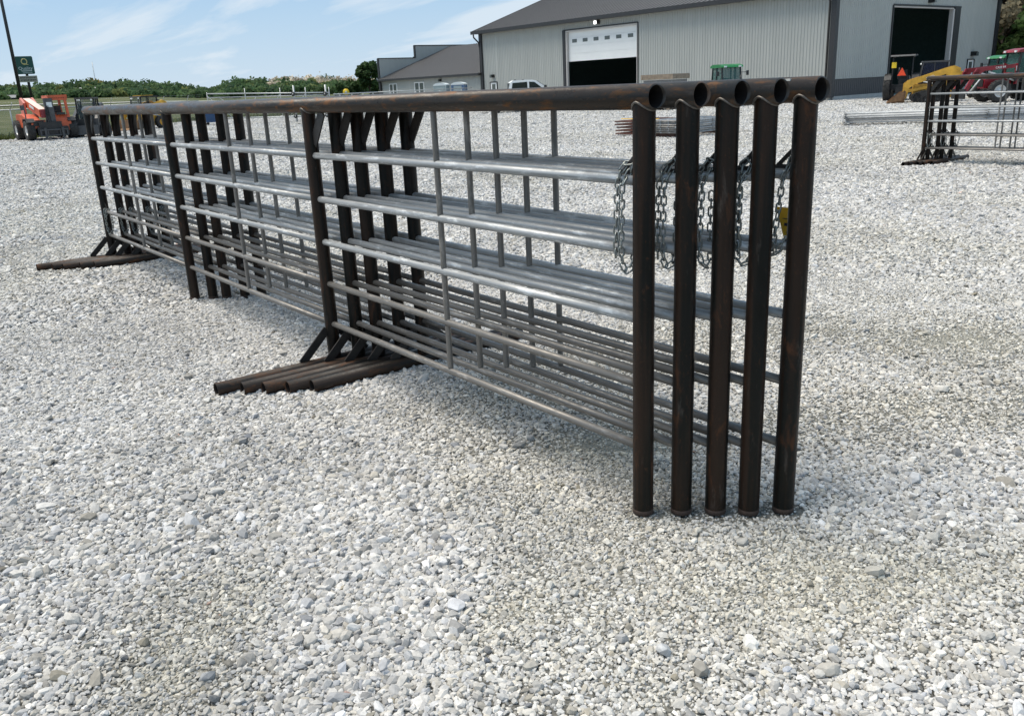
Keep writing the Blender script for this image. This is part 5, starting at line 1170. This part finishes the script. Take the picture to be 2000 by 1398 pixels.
tree('green and tan tree far behind the right shed corner', (90.0, 36.5, 0), 13.0, 5.5, tan_top(13, 0.55), 16, clumps=50, per=220, leaf=0.22, trunkh=0.15)
# the wooded ridge, one mass
g = np.random.default_rng(42); cs = []; rr = []; tt = []; placed = []
tries = 0
while len(placed) < 1900 and tries < 20000:
    tries += 1
    az = g.uniform(40, 112); r = g.uniform(304, 486); 
    if abs(az-77.0) < 0.6 and 335 < r < 378: continue
    x = CX+r*math.cos(math.radians(az)); y = CY+r*math.sin(math.radians(az))
    if any((x-p[0])**2+(y-p[1])**2 < 20 for p in placed[-400:]): continue
    placed.append((x, y)); z = float(terrain(np.array(x), np.array(y))); lim = 1.74+(float(np.interp(az, AZ, TOP))-1.74)*r/476*float(np.interp(r, [304, 440], [0.38, 1.0]))*g.uniform(0.84, 1.0)-z
    H = min(g.uniform(4.5, 9.0), lim)
    if H < 1.6: H = 1.6*g.uniform(0.8, 1)
    R = max(H*g.uniform(0.45, 0.65), 2.5)
    if 60.3 < az < 67.2 and r > 395 and g.random() < 0.62: base = np.array([0.52, 0.46, 0.36])*g.uniform(0.7, 1.15)
    else:
        k = g.random(); base = np.array([0.072, 0.125, 0.055] if k < 0.45 else ([0.10, 0.155, 0.065] if k < 0.85 else ([0.19, 0.215, 0.075] if k < 0.92 else [0.065, 0.11, 0.06])))
        if abs(az-76.6) < 0.5 and r > 440: base = np.array([0.17, 0.15, 0.04])
    for q in range(4):
        a = g.uniform(0, 2*PI); rq = R*g.uniform(0.15, 0.6); cs.append((x+rq*math.cos(a), y+rq*math.sin(a), z+H*(0.12+0.62*((q+g.random())/4)))); rr.append(R*g.uniform(0.5, 0.75)); tt.append(tuple(base*g.uniform(0.75, 1.3)))
V, Fq, C_ = leaf_cloud(cs, rr, 66, 0.5, tt, 0.75, 77)
me = npmesh('woodland', V, Fq, M['leaf'], False, {'tint': ('FLOAT_COLOR', 'POINT', C_)}); o = bpy.data.objects.new('woodland', me); COL.objects.link(o); tag(o, 'far wooded ridge of mixed green trees with pale blossoming patches', 'woodland', kind='stuff')
# weeds along the edge of the lot
n_ = 5200; x = rng.uniform(-38, 48, n_); edge = np.interp(x, [-3, 9.5, 15, 22.5, 34, 60], [57.2, 56.9, 66.2, 76.2, 74, 92]); y = edge+rng.exponential(2.2, n_); h = rng.uniform(0.12, 0.42, n_)
V = []; C_ = []
for k in range(4):
    a = rng.uniform(0, 2*PI, n_); dx_ = np.cos(a); dy_ = np.sin(a); w = 0.03+0.03*rng.random(n_); ox = rng.normal(0, 0.08, n_); oy = rng.normal(0, 0.08, n_); lean = rng.normal(0, 0.12, (n_, 2)); z0 = np.full(n_, -0.08)
    q = np.stack([np.stack([x+ox-dx_*w, y+oy-dy_*w, z0], 1), np.stack([x+ox+dx_*w, y+oy+dy_*w, z0], 1), np.stack([x+ox+lean[:, 0]+dx_*w*.3, y+oy+lean[:, 1]+dy_*w*.3, z0+h], 1), np.stack([x+ox+lean[:, 0]-dx_*w*.3, y+oy+lean[:, 1]-dy_*w*.3, z0+h], 1)], 1)
    V.append(q.reshape(-1, 3)); t0 = np.array([0.10, 0.12, 0.04])*rng.uniform(0.7, 1.4, (n_, 1)); C_.append(np.repeat(np.concatenate([t0, np.ones((n_, 1))], 1), 4, 0))
V = np.concatenate(V); C_ = np.concatenate(C_); me = npmesh('edge_grass', V, np.arange(len(V)).reshape(-1, 4), M['leaf'], False, {'tint': ('FLOAT_COLOR', 'POINT', C_)})
o = bpy.data.objects.new('edge_grass', me); COL.objects.link(o); tag(o, 'rough tufts of olive grass along the edge of the gravel', 'grass', kind='stuff')
